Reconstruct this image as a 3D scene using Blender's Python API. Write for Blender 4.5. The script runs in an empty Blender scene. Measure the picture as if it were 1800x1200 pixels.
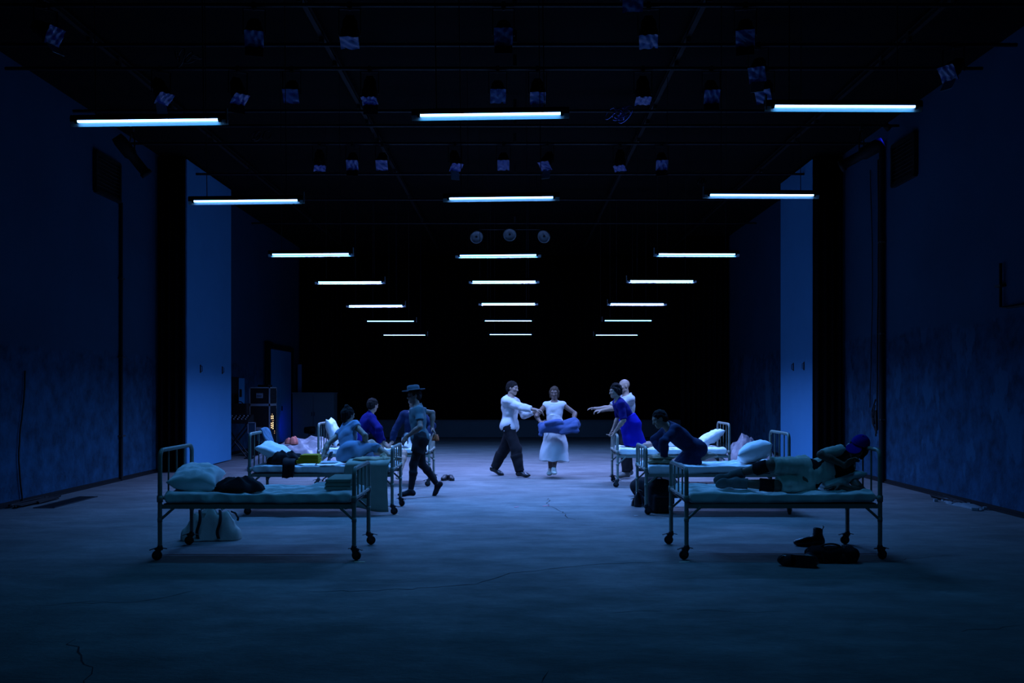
import bpy, bmesh, math, random
import numpy as np
from mathutils import Vector, Matrix

sc = bpy.context.scene
COL = sc.collection
PI = math.pi

# ------------------------------------------------------------------ camera, world, exposure
EYE = 1.64                      # eye height of the photographer (m)
cam_d = bpy.data.cameras.new('camera')
cam_d.sensor_width = 36.0
cam_d.lens = 32.0               # 1600 px over an 1800 px frame
cam_d.shift_x = -5 / 1800
cam_d.shift_y = 83 / 1800       # verticals stay parallel: shifted lens, level camera
cam_d.clip_start = 0.05
cam = bpy.data.objects.new('camera', cam_d)
COL.objects.link(cam)
cam.location = (0, 0, EYE)
cam.rotation_euler = (PI / 2, 0, 0)
sc.camera = cam

world = bpy.data.worlds.new('world'); sc.world = world
world.use_nodes = True
bg = world.node_tree.nodes['Background']
bg.inputs[0].default_value = (0.010, 0.11, 0.30, 1)
bg.inputs[1].default_value = 0.0004

vs = sc.view_settings
vs.view_transform = 'Standard'; vs.look = 'None'; vs.gamma = 1.0; vs.use_curve_mapping = False
vs.exposure = 0.0
sc.cycles.use_denoising = True
sc.cycles.max_bounces = 5
sc.cycles.diffuse_bounces = 3
sc.cycles.glossy_bounces = 2
sc.cycles.sample_clamp_indirect = 3.0

# the seven rows of fluorescent lamps, front to back: colour, strength of the bare tube, watts thrown down by its reflector
ROW_LIGHT = [((0.003, 0.43, 1.0), 13, 3.0, 140), ((0.06, 0.34, 1.0), 13, 8.5, 120), ((0.07, 0.32, 1.0), 13, 82, 146),
             ((0.19, 0.36, 1.0), 14, 128, 142), ((0.24, 0.36, 1.0), 14, 118, 142), ((0.20, 0.36, 1.0), 13, 55, 145), ((0.12, 0.35, 1.0), 12, 30, 165)]
TUBE_COLOR = (0.14, 0.42, 1.0)

# ------------------------------------------------------------------ helpers
def at(px, py, Y):
    """world point that stands at depth Y where the photograph (1800 x 1200) shows pixel px, py"""
    return Vector(((px - 905) * Y / 1600, Y, EYE - (py - 683) * Y / 1600))

def fx(px, Y): return (px - 905) * Y / 1600
def fz(py, Y): return EYE - (py - 683) * Y / 1600

_mats = {}
def mat(name, color, rough=0.8, metal=0.0, vary=0.15, scale=8.0, bump=0.0, bscale=40.0, spec=0.3, emit=None, sheen=0.0, stretch=None):
    if name in _mats: return _mats[name]
    m = bpy.data.materials.new(name); m.use_nodes = True
    nt = m.node_tree; N = nt.nodes; L = nt.links
    p = N['Principled BSDF']
    p.inputs['Roughness'].default_value = rough
    p.inputs['Metallic'].default_value = metal
    p.inputs['Specular IOR Level'].default_value = spec
    if sheen: p.inputs['Sheen Weight'].default_value = sheen
    tc = N.new('ShaderNodeTexCoord'); mp = N.new('ShaderNodeMapping')
    if stretch: mp.inputs['Scale'].default_value = stretch
    L.new(tc.outputs['Object'], mp.inputs['Vector'])
    nz = N.new('ShaderNodeTexNoise'); nz.inputs['Scale'].default_value = scale; nz.inputs['Detail'].default_value = 5
    L.new(mp.outputs['Vector'], nz.inputs['Vector'])
    mx = N.new('ShaderNodeMix'); mx.data_type = 'RGBA'
    c = Vector(color[:3])
    a = [max(0, v * (1 - vary)) for v in c]; b = [min(1, v * (1 + vary)) for v in c]
    mx.inputs['A'].default_value = (*a, 1); mx.inputs['B'].default_value = (*b, 1)
    L.new(nz.outputs['Fac'], mx.inputs['Factor'])
    L.new(mx.outputs['Result'], p.inputs['Base Color'])
    if bump:
        n2 = N.new('ShaderNodeTexNoise'); n2.inputs['Scale'].default_value = bscale; n2.inputs['Detail'].default_value = 4
        L.new(mp.outputs['Vector'], n2.inputs['Vector'])
        bp = N.new('ShaderNodeBump'); bp.inputs['Strength'].default_value = bump; bp.inputs['Distance'].default_value = 0.02
        L.new(n2.outputs['Fac'], bp.inputs['Height']); L.new(bp.outputs['Normal'], p.inputs['Normal'])
    if emit:
        p.inputs['Emission Color'].default_value = (*emit[0], 1)
        p.inputs['Emission Strength'].default_value = emit[1]
    _mats[name] = m
    return m

def np_mesh(name, V, F, smooth=True, m=None):
    """mesh from arrays; F is an (n,4) or (n,3) int array or a list of tuples"""
    me = bpy.data.meshes.new(name)
    if isinstance(F, np.ndarray):
        n, k = F.shape
        me.vertices.add(len(V)); me.vertices.foreach_set('co', np.asarray(V, np.float32).ravel())
        me.loops.add(n * k); me.loops.foreach_set('vertex_index', F.astype(np.int32).ravel())
        me.polygons.add(n)
        me.polygons.foreach_set('loop_start', np.arange(0, n * k, k, dtype=np.int32))
        me.polygons.foreach_set('loop_total', np.full(n, k, np.int32))
        me.update(calc_edges=True); me.validate()
    else:
        me.from_pydata([tuple(v) for v in V], [], F); me.update()
    if smooth: me.polygons.foreach_set('use_smooth', np.ones(len(me.polygons), bool))
    if m: me.materials.append(m)
    return me

def link(name, me, parent=None, loc=(0, 0, 0), rot=(0, 0, 0), label=None, cat=None, group=None, kind=None):
    o = bpy.data.objects.new(name, me); COL.objects.link(o)
    o.location = loc; o.rotation_euler = rot
    if parent: o.parent = parent
    tag(o, label, cat, group, kind)
    return o

def tag(o, label=None, cat=None, group=None, kind=None):
    if label: o['label'] = label
    if cat: o['category'] = cat
    if group: o['group'] = group
    if kind: o['kind'] = kind
    return o

def thing(name, label, cat, loc=(0, 0, 0), rz=0.0, group=None):
    o = link(name, None, None, loc, (0, 0, rz), label, cat, group)
    o.empty_display_size = 0.1
    return o

class MB:
    """collects boxes, tubes, lathes, prisms into ONE mesh"""
    def __init__(s): s.V = []; s.F = []; s.smooth = []
    def _add(s, V, F, sm=False):
        b = len(s.V); s.V += [Vector(v) for v in V]; s.F += [tuple(i + b for i in f) for f in F]; s.smooth += [sm] * len(F); return s
    def box(s, c, size, R=None, bev=0.0):
        hx, hy, hz = [v / 2 for v in size]; c = Vector(c)
        if bev <= 0:
            V = [Vector((x, y, z)) for x in (-hx, hx) for y in (-hy, hy) for z in (-hz, hz)]
            F = [(0, 1, 3, 2), (4, 6, 7, 5), (0, 4, 5, 1), (2, 3, 7, 6), (0, 2, 6, 4), (1, 5, 7, 3)]
        else:
            bm = bmesh.new(); bmesh.ops.create_cube(bm, size=1)
            bmesh.ops.scale(bm, vec=size, verts=bm.verts)
            bmesh.ops.bevel(bm, geom=bm.edges[:], offset=bev, segments=2, affect='EDGES', profile=0.6)
            bm.verts.index_update()
            V = [v.co.copy() for v in bm.verts]; F = [tuple(v.index for v in f.verts) for f in bm.faces]; bm.free()
        if R is not None: V = [R @ v for v in V]
        return s._add([v + c for v in V], F)
    def tube(s, pts, r, n=10, caps=True, r2=None):
        """r a number or list per point"""
        pts = [Vector(p) for p in pts]; k = len(pts)
        rs = r if isinstance(r, (list, tuple)) else ([r] * k if r2 is None else [r + (r2 - r) * i / (k - 1) for i in range(k)])
        V = []; F = []
        d0 = (pts[1] - pts[0]).normalized()
        ref = Vector((0, 0, 1)) if abs(d0.z) < 0.9 else Vector((1, 0, 0))
        nrm = d0.cross(ref).normalized()
        for i in range(k):
            d = ((pts[min(i + 1, k - 1)] - pts[max(i - 1, 0)])).normalized()
            nrm = (nrm - d * nrm.dot(d)).normalized(); b = d.cross(nrm)
            for j in range(n):
                a = 2 * PI * j / n; V.append(pts[i] + (nrm * math.cos(a) + b * math.sin(a)) * rs[i])
        for i in range(k - 1):
            for j in range(n):
                F.append((i * n + j, i * n + (j + 1) % n, (i + 1) * n + (j + 1) % n, (i + 1) * n + j))
        s._add(V, F, True)
        if caps:
            s._add(V[:n], [tuple(range(n))[::-1]]); s._add(V[-n:], [tuple(range(n))])
        return s
    def lathe(s, prof, c=(0, 0, 0), R=None, n=20):
        """prof: (r,z) list; turned about local z"""
        V = []; F = []; k = len(prof); c = Vector(c)
        for r, z in prof:
            for j in range(n):
                a = 2 * PI * j / n; V.append(Vector((r * math.cos(a), r * math.sin(a), z)))
        if R is not None: V = [R @ v for v in V]
        V = [v + c for v in V]
        for i in range(k - 1):
            for j in range(n):
                F.append((i * n + j, i * n + (j + 1) % n, (i + 1) * n + (j + 1) % n, (i + 1) * n + j))
        return s._add(V, F, True)
    def prism(s, poly, x0, x1, axis='x'):
        """poly in (y,z) extruded in x"""
        n = len(poly)
        V = [Vector((x0, y, z)) for y, z in poly] + [Vector((x1, y, z)) for y, z in poly]
        F = [tuple(range(n)), tuple(range(2 * n - 1, n - 1, -1))] + [(i, i + n, (i + 1) % n + n, (i + 1) % n) for i in range(n)]
        return s._add(V, F)
    def mesh(s, name, m=None):
        me = np_mesh(name, s.V, s.F, False, m)
        me.polygons.foreach_set('use_smooth', s.smooth); me.update()
        bm = bmesh.new(); bm.from_mesh(me); bmesh.ops.recalc_face_normals(bm, faces=bm.faces); bm.to_mesh(me); bm.free()
        return me
    def build(s, name, m, parent=None, **k): return link(name, s.mesh(name, m), parent, **k)

def arc(c, r, a0, a1, n, u, v):
    c = Vector(c); u = Vector(u); v = Vector(v)
    return [c + (u * math.cos(a0 + (a1 - a0) * i / n) + v * math.sin(a0 + (a1 - a0) * i / n)) * r for i in range(n + 1)]

# ---- cheap smooth noise on arrays: a sum of sines in random directions
def waves(P, freq, seed, n=7, ridge=False):
    rg = np.random.RandomState(seed); out = np.zeros(P.shape[:-1], np.float32)
    for i in range(n):
        k = rg.normal(size=3); k = k / np.linalg.norm(k) * freq * (0.6 + 0.9 * rg.rand()); ph = rg.rand() * 6.28
        w = np.sin(P[..., 0] * k[0] + P[..., 1] * k[1] + P[..., 2] * k[2] + ph)
        out += (1 - 2 * np.abs(w)) if ridge else w
    return out / math.sqrt(n)

# ---- signed-distance bodies: smooth unions of tapered capsules and ellipsoids, turned into one surface
def _grid_pts(o, h, i0, i1):
    ax = [o[a] + h * np.arange(i0[a], i1[a], dtype=np.float32) for a in range(3)]
    return np.stack(np.meshgrid(*ax, indexing='ij'), -1).astype(np.float32)

def _prim(P, p):
    t = p[0]
    if t == 'c' or t == 'f':
        a = np.array(p[1], np.float32); b = np.array(p[2], np.float32); ab = b - a; L2 = float(ab @ ab) + 1e-9
        pa = P - a; tt = (pa @ ab) / L2; tc = np.clip(tt, 0, 1)
        if t == 'c':
            return np.linalg.norm(pa - tc[..., None] * ab, axis=-1) - (p[3] + (p[4] - p[3]) * tc)
        q = np.linalg.norm(pa - tt[..., None] * ab, axis=-1) - (p[3] + (p[4] - p[3]) * tc)
        return np.maximum(q, (np.abs(tt - .5) - .5) * math.sqrt(L2))
    if t == 'e':
        q = (P - np.array(p[1], np.float32)) @ np.array(p[3], np.float32).T   # rows of p[3] are the axes
        r = np.array(p[2], np.float32)
        k0 = np.linalg.norm(q / r, axis=-1); k1 = np.linalg.norm(q / (r * r), axis=-1) + 1e-6
        return k0 * (k0 - 1) / k1
    if t == 'b':
        q = np.abs((P - np.array(p[1], np.float32)) @ np.array(p[3], np.float32).T) - (np.array(p[2], np.float32) - p[4])
        return np.linalg.norm(np.maximum(q, 0), axis=-1) + np.minimum(q.max(-1), 0) - p[4]

def _pbox(p):
    if p[0] in 'cf':
        r = max(p[3], p[4]); a = np.array(p[1]); b = np.array(p[2])
        return np.minimum(a, b) - r, np.maximum(a, b) + r
    r = max(p[2]); c = np.array(p[1]); r = r * (1.0 if p[0] == 'e' else 1.75)
    return c - r, c + r

def sdf_mesh(name, prims, m, h=0.0085, fold=None):
    """prims: ('c',a,b,ra,rb,k) ('f' flat ended) ('e',c,radii,axes,k) ('b',c,half,axes,round,k) ('cut',p,n) ('sub',prim)"""
    real = [q for q in prims if q[0] in 'cfeb']
    lo = np.min([_pbox(q)[0] for q in real], 0) - 0.03; hi = np.max([_pbox(q)[1] for q in real], 0) + 0.03
    n = np.ceil((hi - lo) / h).astype(int) + 1
    d = np.full(n, 0.12, np.float32)
    for q in prims:
        if q[0] == 'cut':
            P = _grid_pts(lo, h, (0, 0, 0), n)
            d = np.maximum(d, (P - np.array(q[1], np.float32)) @ np.array(q[2], np.float32)); continue
        sub = q[0] == 'sub'
        if sub: q = q[1]
        k = q[-1]
        b0, b1 = _pbox(q); mg = k + 0.03
        i0 = np.maximum(np.floor((b0 - mg - lo) / h).astype(int), 0); i1 = np.minimum(np.ceil((b1 + mg - lo) / h).astype(int) + 1, n)
        if (i1 <= i0).any(): continue
        sl = tuple(slice(i0[a], i1[a]) for a in range(3))
        e = _prim(_grid_pts(lo, h, i0, i1), q); c = d[sl]
        if sub:
            e = -e; w = np.clip(0.5 - 0.5 * (c - e) / k, 0, 1) if k > 0 else 0
            d[sl] = np.maximum(c, e) if k <= 0 else (c * (1 - w) + e * w + k * w * (1 - w))
        else:
            w = np.clip(0.5 + 0.5 * (c - e) / k, 0, 1)
            d[sl] = c * (1 - w) + e * w - k * w * (1 - w)
    if fold:
        amp, fr, seed = fold
        P = _grid_pts(lo, h, (0, 0, 0), n)
        near = np.abs(d) < 0.05
        d[near] += amp * waves(P[near] * np.array([1, 1, .75], np.float32), fr, seed, 6, True)
    d[0] = d[-1] = 0.1; d[:, 0] = d[:, -1] = 0.1; d[:, :, 0] = d[:, :, -1] = 0.1
    V, F = surface_nets(d); V = V * h + lo
    return np_mesh(name, V, F, True, m)

def surface_nets(d):
    s = d < 0
    offs = [(i, j, k) for i in (0, 1) for j in (0, 1) for k in (0, 1)]
    n = np.array(d.shape) - 1
    cnt = np.zeros(n, np.int8)
    for o in offs: cnt += s[o[0]:o[0] + n[0], o[1]:o[1] + n[1], o[2]:o[2] + n[2]]
    act = (cnt > 0) & (cnt < 8)
    idx = np.full(n, -1, np.int32); I = np.argwhere(act); idx[act] = np.arange(len(I))
    acc = np.zeros((len(I), 3), np.float32); num = np.zeros(len(I), np.float32)
    for a in offs:
        for ax in range(3):
            if a[ax]: continue
            b = list(a); b[ax] = 1
            da = d[I[:, 0] + a[0], I[:, 1] + a[1], I[:, 2] + a[2]]; db = d[I[:, 0] + b[0], I[:, 1] + b[1], I[:, 2] + b[2]]
            x = (da < 0) != (db < 0)
            t = np.where(x, da / np.where(x, da - db, 1), 0)
            pos = np.tile(np.array(a, np.float32), (len(I), 1)); pos[:, ax] += t
            acc += np.where(x[:, None], pos, 0); num += x
    V = acc / num[:, None] + I
    Fs = []
    for ax in range(3):
        u, v = (ax + 1) % 3, (ax + 2) % 3
        A = np.moveaxis(s, (ax, u, v), (0, 1, 2)); ID = np.moveaxis(idx, (ax, u, v), (0, 1, 2))
        x = A[:-1, 1:-1, 1:-1] != A[1:, 1:-1, 1:-1]
        E = np.argwhere(x); i, j, k = E[:, 0], E[:, 1] + 1, E[:, 2] + 1
        q = np.stack([ID[i, j - 1, k - 1], ID[i, j, k - 1], ID[i, j, k], ID[i, j - 1, k]], 1)
        fl = A[i, j, k]
        q[~fl] = q[~fl][:, ::-1]
        Fs.append(q)
    F = np.concatenate(Fs); F = F[(F >= 0).all(1)]
    return V, F

# ---- soft goods
def pillow_mesh(name, lx, ly, t, seed, m, n=28):
    u = np.linspace(-1, 1, n); U, Vv = np.meshgrid(u, u, indexing='ij')
    ex = 1 - 0.10 * (1 - np.abs(Vv) ** 2) * 0 - 0.13 * (1 - Vv ** 2) * (np.abs(U) ** 4)
    ey = 1 - 0.13 * (1 - U ** 2) * (np.abs(Vv) ** 4)
    X = U * ex * lx / 2; Y = Vv * ey * ly / 2
    prof = np.clip((1 - U ** 2) * (1 - Vv ** 2), 0, 1) ** 0.44
    P = np.stack([X, Y, 0 * X], -1)
    wr = waves(P, 22, seed, 6, True) * 0.011 + waves(P, 55, seed + 1, 6, True) * 0.004
    lump = 1 + 0.22 * waves(P, 7, seed + 2, 5)
    Zt = prof * t * 0.55 * lump + wr * prof ** 0.5; Zb = -prof * t * 0.45 + wr[::-1] * prof ** 0.5
    V = np.concatenate([np.stack([X, Y, Zt], -1).reshape(-1, 3), np.stack([X, Y, Zb], -1).reshape(-1, 3)])
    F = []; N2 = n * n
    for i in range(n - 1):
        for j in range(n - 1):
            a = i * n + j
            F.append((a, a + n, a + n + 1, a + 1)); F.append((N2 + a, N2 + a + 1, N2 + a + n + 1, N2 + a + n))
    me = np_mesh(name, V, np.array(F), True, m)
    bm = bmesh.new(); bm.from_mesh(me); bmesh.ops.remove_doubles(bm, verts=bm.verts, dist=1e-5); bmesh.ops.recalc_face_normals(bm, faces=bm.faces); bm.to_mesh(me); bm.free()
    return me

def heap_mesh(name, lx, ly, hgt, seed, m, nr=22, na=56, rough=1.0, fine=22):
    """a crumpled heap of cloth standing on z = 0"""
    rg = np.random.RandomState(seed)
    th = np.linspace(0, 2 * PI, na, endpoint=False); r = np.linspace(0.02, 1, nr)
    out = 1 + 0.12 * np.sin(2 * th + rg.rand() * 6) + 0.09 * np.sin(3 * th + rg.rand() * 6) + 0.06 * np.sin(5 * th + rg.rand() * 6) + 0.04 * np.sin(9 * th + rg.rand() * 6)
    R, T = np.meshgrid(r, th, indexing='ij')
    X = R * np.cos(T) * out * lx / 2; Y = R * np.sin(T) * out * ly / 2
    P = np.stack([X, Y, 0 * X], -1)
    fall = np.clip(1 - R ** 2.6, 0, 1) ** 0.6
    s = 1 / max(lx, ly)
    nz = waves(P, 6 * s, seed, 5) * 0.20 + waves(P, fine * s * 0.5, seed + 1, 7, True) * 0.075 * rough + waves(P, fine * s * 1.2, seed + 2, 7, True) * 0.025 * rough
    Z = np.clip(hgt * fall * (0.8 + nz), 0.004, None)
    Z[-1] = 0.0
    V = np.stack([X, Y, Z], -1).reshape(-1, 3)
    F = [((i) * na + j, (i) * na + (j + 1) % na, (i + 1) * na + (j + 1) % na, (i + 1) * na + j) for i in range(nr - 1) for j in range(na)]
    F = [f[::-1] for f in F]
    F.append(tuple(range(na))); F.append(tuple((nr - 1) * na + j for j in range(na))[::-1])
    me = np_mesh(name, V, F, True, m)
    bm = bmesh.new(); bm.from_mesh(me); bmesh.ops.recalc_face_normals(bm, faces=bm.faces); bm.to_mesh(me); bm.free()
    return me

def sheet_mesh(name, path, width, thick, seed, m, amp=0.01, fr=18, nw=18, flare=0.0, ragged=0.0, sub=5):
    """a cloth strip: a path of (a, z) points swept along the other level axis; vertices (w, a, z)"""
    pts = [Vector((0, a, z)) for a, z in path]; P = []
    for i in range(len(pts) - 1):
        for k in range(sub): P.append(pts[i].lerp(pts[i + 1], k / sub))
    P.append(pts[-1])
    for _ in range(3):
        P = [P[0]] + [(P[i - 1] + P[i] * 2 + P[i + 1]) / 4 for i in range(1, len(P) - 1)] + [P[-1]]
    n = len(P); A = np.array([[p.y, p.z] for p in P])
    T = np.gradient(A, axis=0); T /= np.linalg.norm(T, axis=1)[:, None] + 1e-9; Nn = np.stack([-T[:, 1], T[:, 0]], 1)
    w = np.linspace(-.5, .5, nw)
    rg = np.random.RandomState(seed)
    G = np.zeros((n, nw, 3)); tt = np.linspace(0, 1, n)
    G[..., 0] = w[None, :] * width * (1 + flare * tt[:, None]) + (0.012 * np.sin(tt * 7 + seed))[:, None]
    G[..., 1] = A[:, None, 0]; G[..., 2] = A[:, None, 1]
    ds = waves(G, fr, seed, 6) * amp + waves(G * np.array([1, .35, .35]), fr * 2.1, seed + 3, 6, True) * amp * 0.5
    if ragged:
        ed = ragged * waves(np.stack([w * width, 0 * w, 0 * w], -1) , 9 / max(width, .1), seed + 5, 4)
        G[..., 1] += (tt ** 3)[:, None] * T[-1, 0] * ed[None]; G[..., 2] += (tt ** 3)[:, None] * T[-1, 1] * ed[None]
    out = G.copy(); inn = G.copy()
    out[..., 1] += Nn[:, None, 0] * (ds + thick / 2); out[..., 2] += Nn[:, None, 1] * (ds + thick / 2)
    inn[..., 1] += Nn[:, None, 0] * (ds - thick / 2); inn[..., 2] += Nn[:, None, 1] * (ds - thick / 2)
    V = np.concatenate([out.reshape(-1, 3), inn.reshape(-1, 3)]); F = []; o = n * nw
    for i in range(n - 1):
        for j in range(nw - 1):
            a = i * nw + j; F += [(a, a + 1, a + nw + 1, a + nw), (o + a, o + a + nw, o + a + nw + 1, o + a + 1)]
    for i in range(n - 1):
        for j in (0, nw - 1):
            a = i * nw + j; F.append((a, a + nw, o + a + nw, o + a))
    for j in range(nw - 1):
        for i in (0, n - 1):
            a = i * nw + j; F.append((a, o + a, o + a + 1, a + 1))
    me = np_mesh(name, V, F, True, m)
    bm = bmesh.new(); bm.from_mesh(me); bmesh.ops.recalc_face_normals(bm, faces=bm.faces); bm.to_mesh(me); bm.free()
    return me

def curtain_mesh(name, p0, p1, z0, z1, m, folds, depth, seed, thick=0.012, n=None):
    p0 = Vector(p0); p1 = Vector(p1); L = (p1 - p0).length; d = (p1 - p0) / L; nn = Vector((-d.y, d.x))
    n = n or int(folds * 8); rg = np.random.RandomState(seed)
    V = []; ph = 0; zs = [z0, z0 + (z1 - z0) * .5, z1]
    offs = []
    for i in range(n + 1):
        ph += 2 * PI * folds / n * (0.7 + 0.6 * rg.rand()); offs.append(math.sin(ph) * depth * (0.7 + 0.5 * rg.rand()))
    for side in (0, 1):
        for k, z in enumerate(zs):
            for i in range(n + 1):
                q = p0 + d * (L * i / n) + nn * (offs[i] * (1 - 0.35 * k / 2) + (thick if side else 0))
                V.append((q.x, q.y, z))
    F = []; w = n + 1; o = w * len(zs)
    for k in range(len(zs) - 1):
        for i in range(n):
            a = k * w + i; F += [(a, a + 1, a + w + 1, a + w), (o + a, o + a + w, o + a + w + 1, o + a + 1)]
    for k in (0, len(zs) - 1):
        for i in range(n): a = k * w + i; F.append((a, o + a, o + a + 1, a + 1))
    for k in range(len(zs) - 1):
        for i in (0, n): a = k * w + i; F.append((a, a + w, o + a + w, o + a))
    me = np_mesh(name, V, F, True, m)
    bm = bmesh.new(); bm.from_mesh(me); bmesh.ops.recalc_face_normals(bm, faces=bm.faces); bm.to_mesh(me); bm.free()
    return me

# ------------------------------------------------------------------ materials
M_black = mat('black paint', (0.006, 0.006, 0.007), 0.7, vary=.3)
M_velvet = mat('black drape cloth', (0.006, 0.006, 0.008), 1.0, vary=.3, scale=3, spec=0.05)
M_ceil = mat('black ceiling', (0.004, 0.004, 0.004), 0.95, vary=.5, scale=2, bump=.3, bscale=6, spec=0.1)
M_pipe = mat('dark steel pipe', (0.03, 0.03, 0.035), 0.42, metal=.6, vary=.3, scale=30)
M_bed = mat('cream bed enamel', (0.21, 0.22, 0.18), 0.42, vary=.18, scale=14, bump=.05, bscale=60, spec=.5)
M_rubber = mat('black rubber', (0.012, 0.012, 0.013), 0.6, vary=.3)
M_iron = mat('dull caster iron', (0.05, 0.05, 0.05), 0.5, metal=.5)
M_sheet = mat('white bed sheet', (0.86, 0.86, 0.85), 0.9, vary=.05, scale=5, bump=.22, bscale=14, spec=.15)
M_pillow = mat('white pillow cotton', (0.78, 0.78, 0.78), 0.9, vary=.04, scale=6, bump=.25, bscale=16, spec=.15)
M_dark = mat('black cloth', (0.010, 0.010, 0.012), 0.9, vary=.3, scale=12, bump=.15, bscale=120, spec=.15)
M_navy = mat('dark navy cloth', (0.006, 0.016, 0.050), 0.9, vary=.2, scale=12, bump=.15, bscale=150, spec=.15)
M_royal = mat('royal blue cloth', (0.003, 0.006, 0.24), 0.9, vary=.15, scale=10, bump=.12, bscale=150, spec=.1)
M_royald = mat('deep blue cloth', (0.003, 0.005, 0.085), 0.9, vary=.15, scale=10, bump=.12, bscale=150, spec=.1)
M_denim = mat('washed denim', (0.16, 0.21, 0.30), 0.9, vary=.25, scale=30, bump=.2, bscale=200)
M_mustard = mat('mustard cloth', (0.40, 0.26, 0.006), 0.9, vary=.2, scale=12, bump=.15, bscale=120)
M_skin = mat('skin', (0.27, 0.18, 0.13), 0.55, vary=.10, scale=12, spec=.35)
M_skind = mat('deep skin', (0.15, 0.09, 0.065), 0.55, vary=.10, scale=12, spec=.35)
M_hair = mat('dark hair', (0.014, 0.011, 0.010), 0.9, vary=.4, scale=60, bump=.5, bscale=90, spec=.08, stretch=(1, 1, .25))
M_hairb = mat('brown hair', (0.06, 0.04, 0.028), 0.9, vary=.4, scale=60, bump=.5, bscale=90, spec=.08, stretch=(1, 1, .25))
M_eye = mat('eye', (0.10, 0.10, 0.10), 0.2, vary=.2)
M_white = mat('white cotton', (0.54, 0.54, 0.54), 0.9, vary=.06, scale=9, bump=.12, bscale=150, spec=.15)
M_khaki = mat('pale khaki cotton', (0.56, 0.58, 0.50), 0.9, vary=.12, scale=9, bump=.15, bscale=150, spec=.15)
M_leather = mat('black leather', (0.010, 0.010, 0.011), 0.32, vary=.3, scale=20, spec=.5, bump=.1, bscale=60)
M_tan = mat('tan cloth', (0.36, 0.31, 0.20), 0.9, vary=.15, scale=10, bump=.15, bscale=120)
M_blanket = mat('pale green blanket', (0.28, 0.33, 0.27), 0.95, vary=.12, scale=10, bump=.3, bscale=180, spec=.1)
M_bag = mat('pale leather bag', (0.40, 0.40, 0.35), 0.6, vary=.12, scale=10, bump=.12, bscale=60)
# ------------------------------------------------------------------ room materials
def wall_mat(name, base, rough_c, edge, seed, patches):
    """plaster: smooth upper part, rough darker dado below a ragged edge at height `edge`; optional pale peeled patches"""
    m = bpy.data.materials.new(name); m.use_nodes = True
    nt = m.node_tree; N = nt.nodes; L = nt.links; p = N['Principled BSDF']
    p.inputs['Roughness'].default_value = 0.85; p.inputs['Specular IOR Level'].default_value = 0.2
    tc = N.new('ShaderNodeTexCoord'); sep = N.new('ShaderNodeSeparateXYZ')
    L.new(tc.outputs['Object'], sep.inputs[0])
    def noise(scale, det=6, off=0.0, st=None):
        mp = N.new('ShaderNodeMapping'); mp.inputs['Location'].default_value = (seed + off, off * 2, off)
        if st: mp.inputs['Scale'].default_value = st
        L.new(tc.outputs['Object'], mp.inputs['Vector'])
        n = N.new('ShaderNodeTexNoise'); n.inputs['Scale'].default_value = scale; n.inputs['Detail'].default_value = det
        n.inputs['Roughness'].default_value = 0.62
        L.new(mp.outputs['Vector'], n.inputs['Vector']); return n.outputs['Fac']
    def math_(op, a, b=None):
        n = N.new('ShaderNodeMath'); n.operation = op
        for i, v in enumerate((a, b)):
            if v is None: continue
            if isinstance(v, (int, float)): n.inputs[i].default_value = v
            else: L.new(v, n.inputs[i])
        return n.outputs[0]
    def ramp(f, a, b):
        n = N.new('ShaderNodeMapRange'); n.inputs['From Min'].default_value = a; n.inputs['From Max'].default_value = b
        L.new(f, n.inputs['Value']); return n.outputs['Result']
    def mix(f, a, b):
        n = N.new('ShaderNodeMix'); n.data_type = 'RGBA'
        L.new(f, n.inputs['Factor'])
        for k, v in (('A', a), ('B', b)):
            if isinstance(v, tuple): n.inputs[k].default_value = (*v, 1)
            else: L.new(v, n.inputs[k])
        return n.outputs['Result']
    h = math_('ADD', sep.outputs['Z'], math_('MULTIPLY', math_('SUBTRACT', noise(2.2, 8), 0.5), 0.42))
    low = ramp(h, edge + 0.03, edge - 0.06)          # 1 below the ragged edge
    up = mix(ramp(noise(0.7, 5, 3), .3, .7), tuple(c * .88 for c in base), tuple(c * 1.1 for c in base))
    lowc = mix(ramp(noise(4.5, 10, 7, (1, 1, .9)), .32, .68), tuple(c * .55 for c in rough_c), tuple(c * 1.5 for c in rough_c))
    col = mix(low, up, lowc)
    if patches:
        pt = ramp(noise(1.25, 7, 11, (1, 1, .55)), 0.555, 0.585)
        col = mix(math_('MULTIPLY', pt, low), col, tuple(c * 1.25 for c in base))
    L.new(col, p.inputs['Base Color'])
    bh = math_('ADD', math_('MULTIPLY', low, -0.5), math_('MULTIPLY', math_('MULTIPLY', noise(11, 9, 5), 0.9), math_('ADD', low, 0.15)))
    bp = N.new('ShaderNodeBump'); bp.inputs['Strength'].default_value = 0.6; bp.inputs['Distance'].default_value = 0.03
    L.new(bh, bp.inputs['Height']); L.new(bp.outputs['Normal'], p.inputs['Normal'])
    return m

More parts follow.
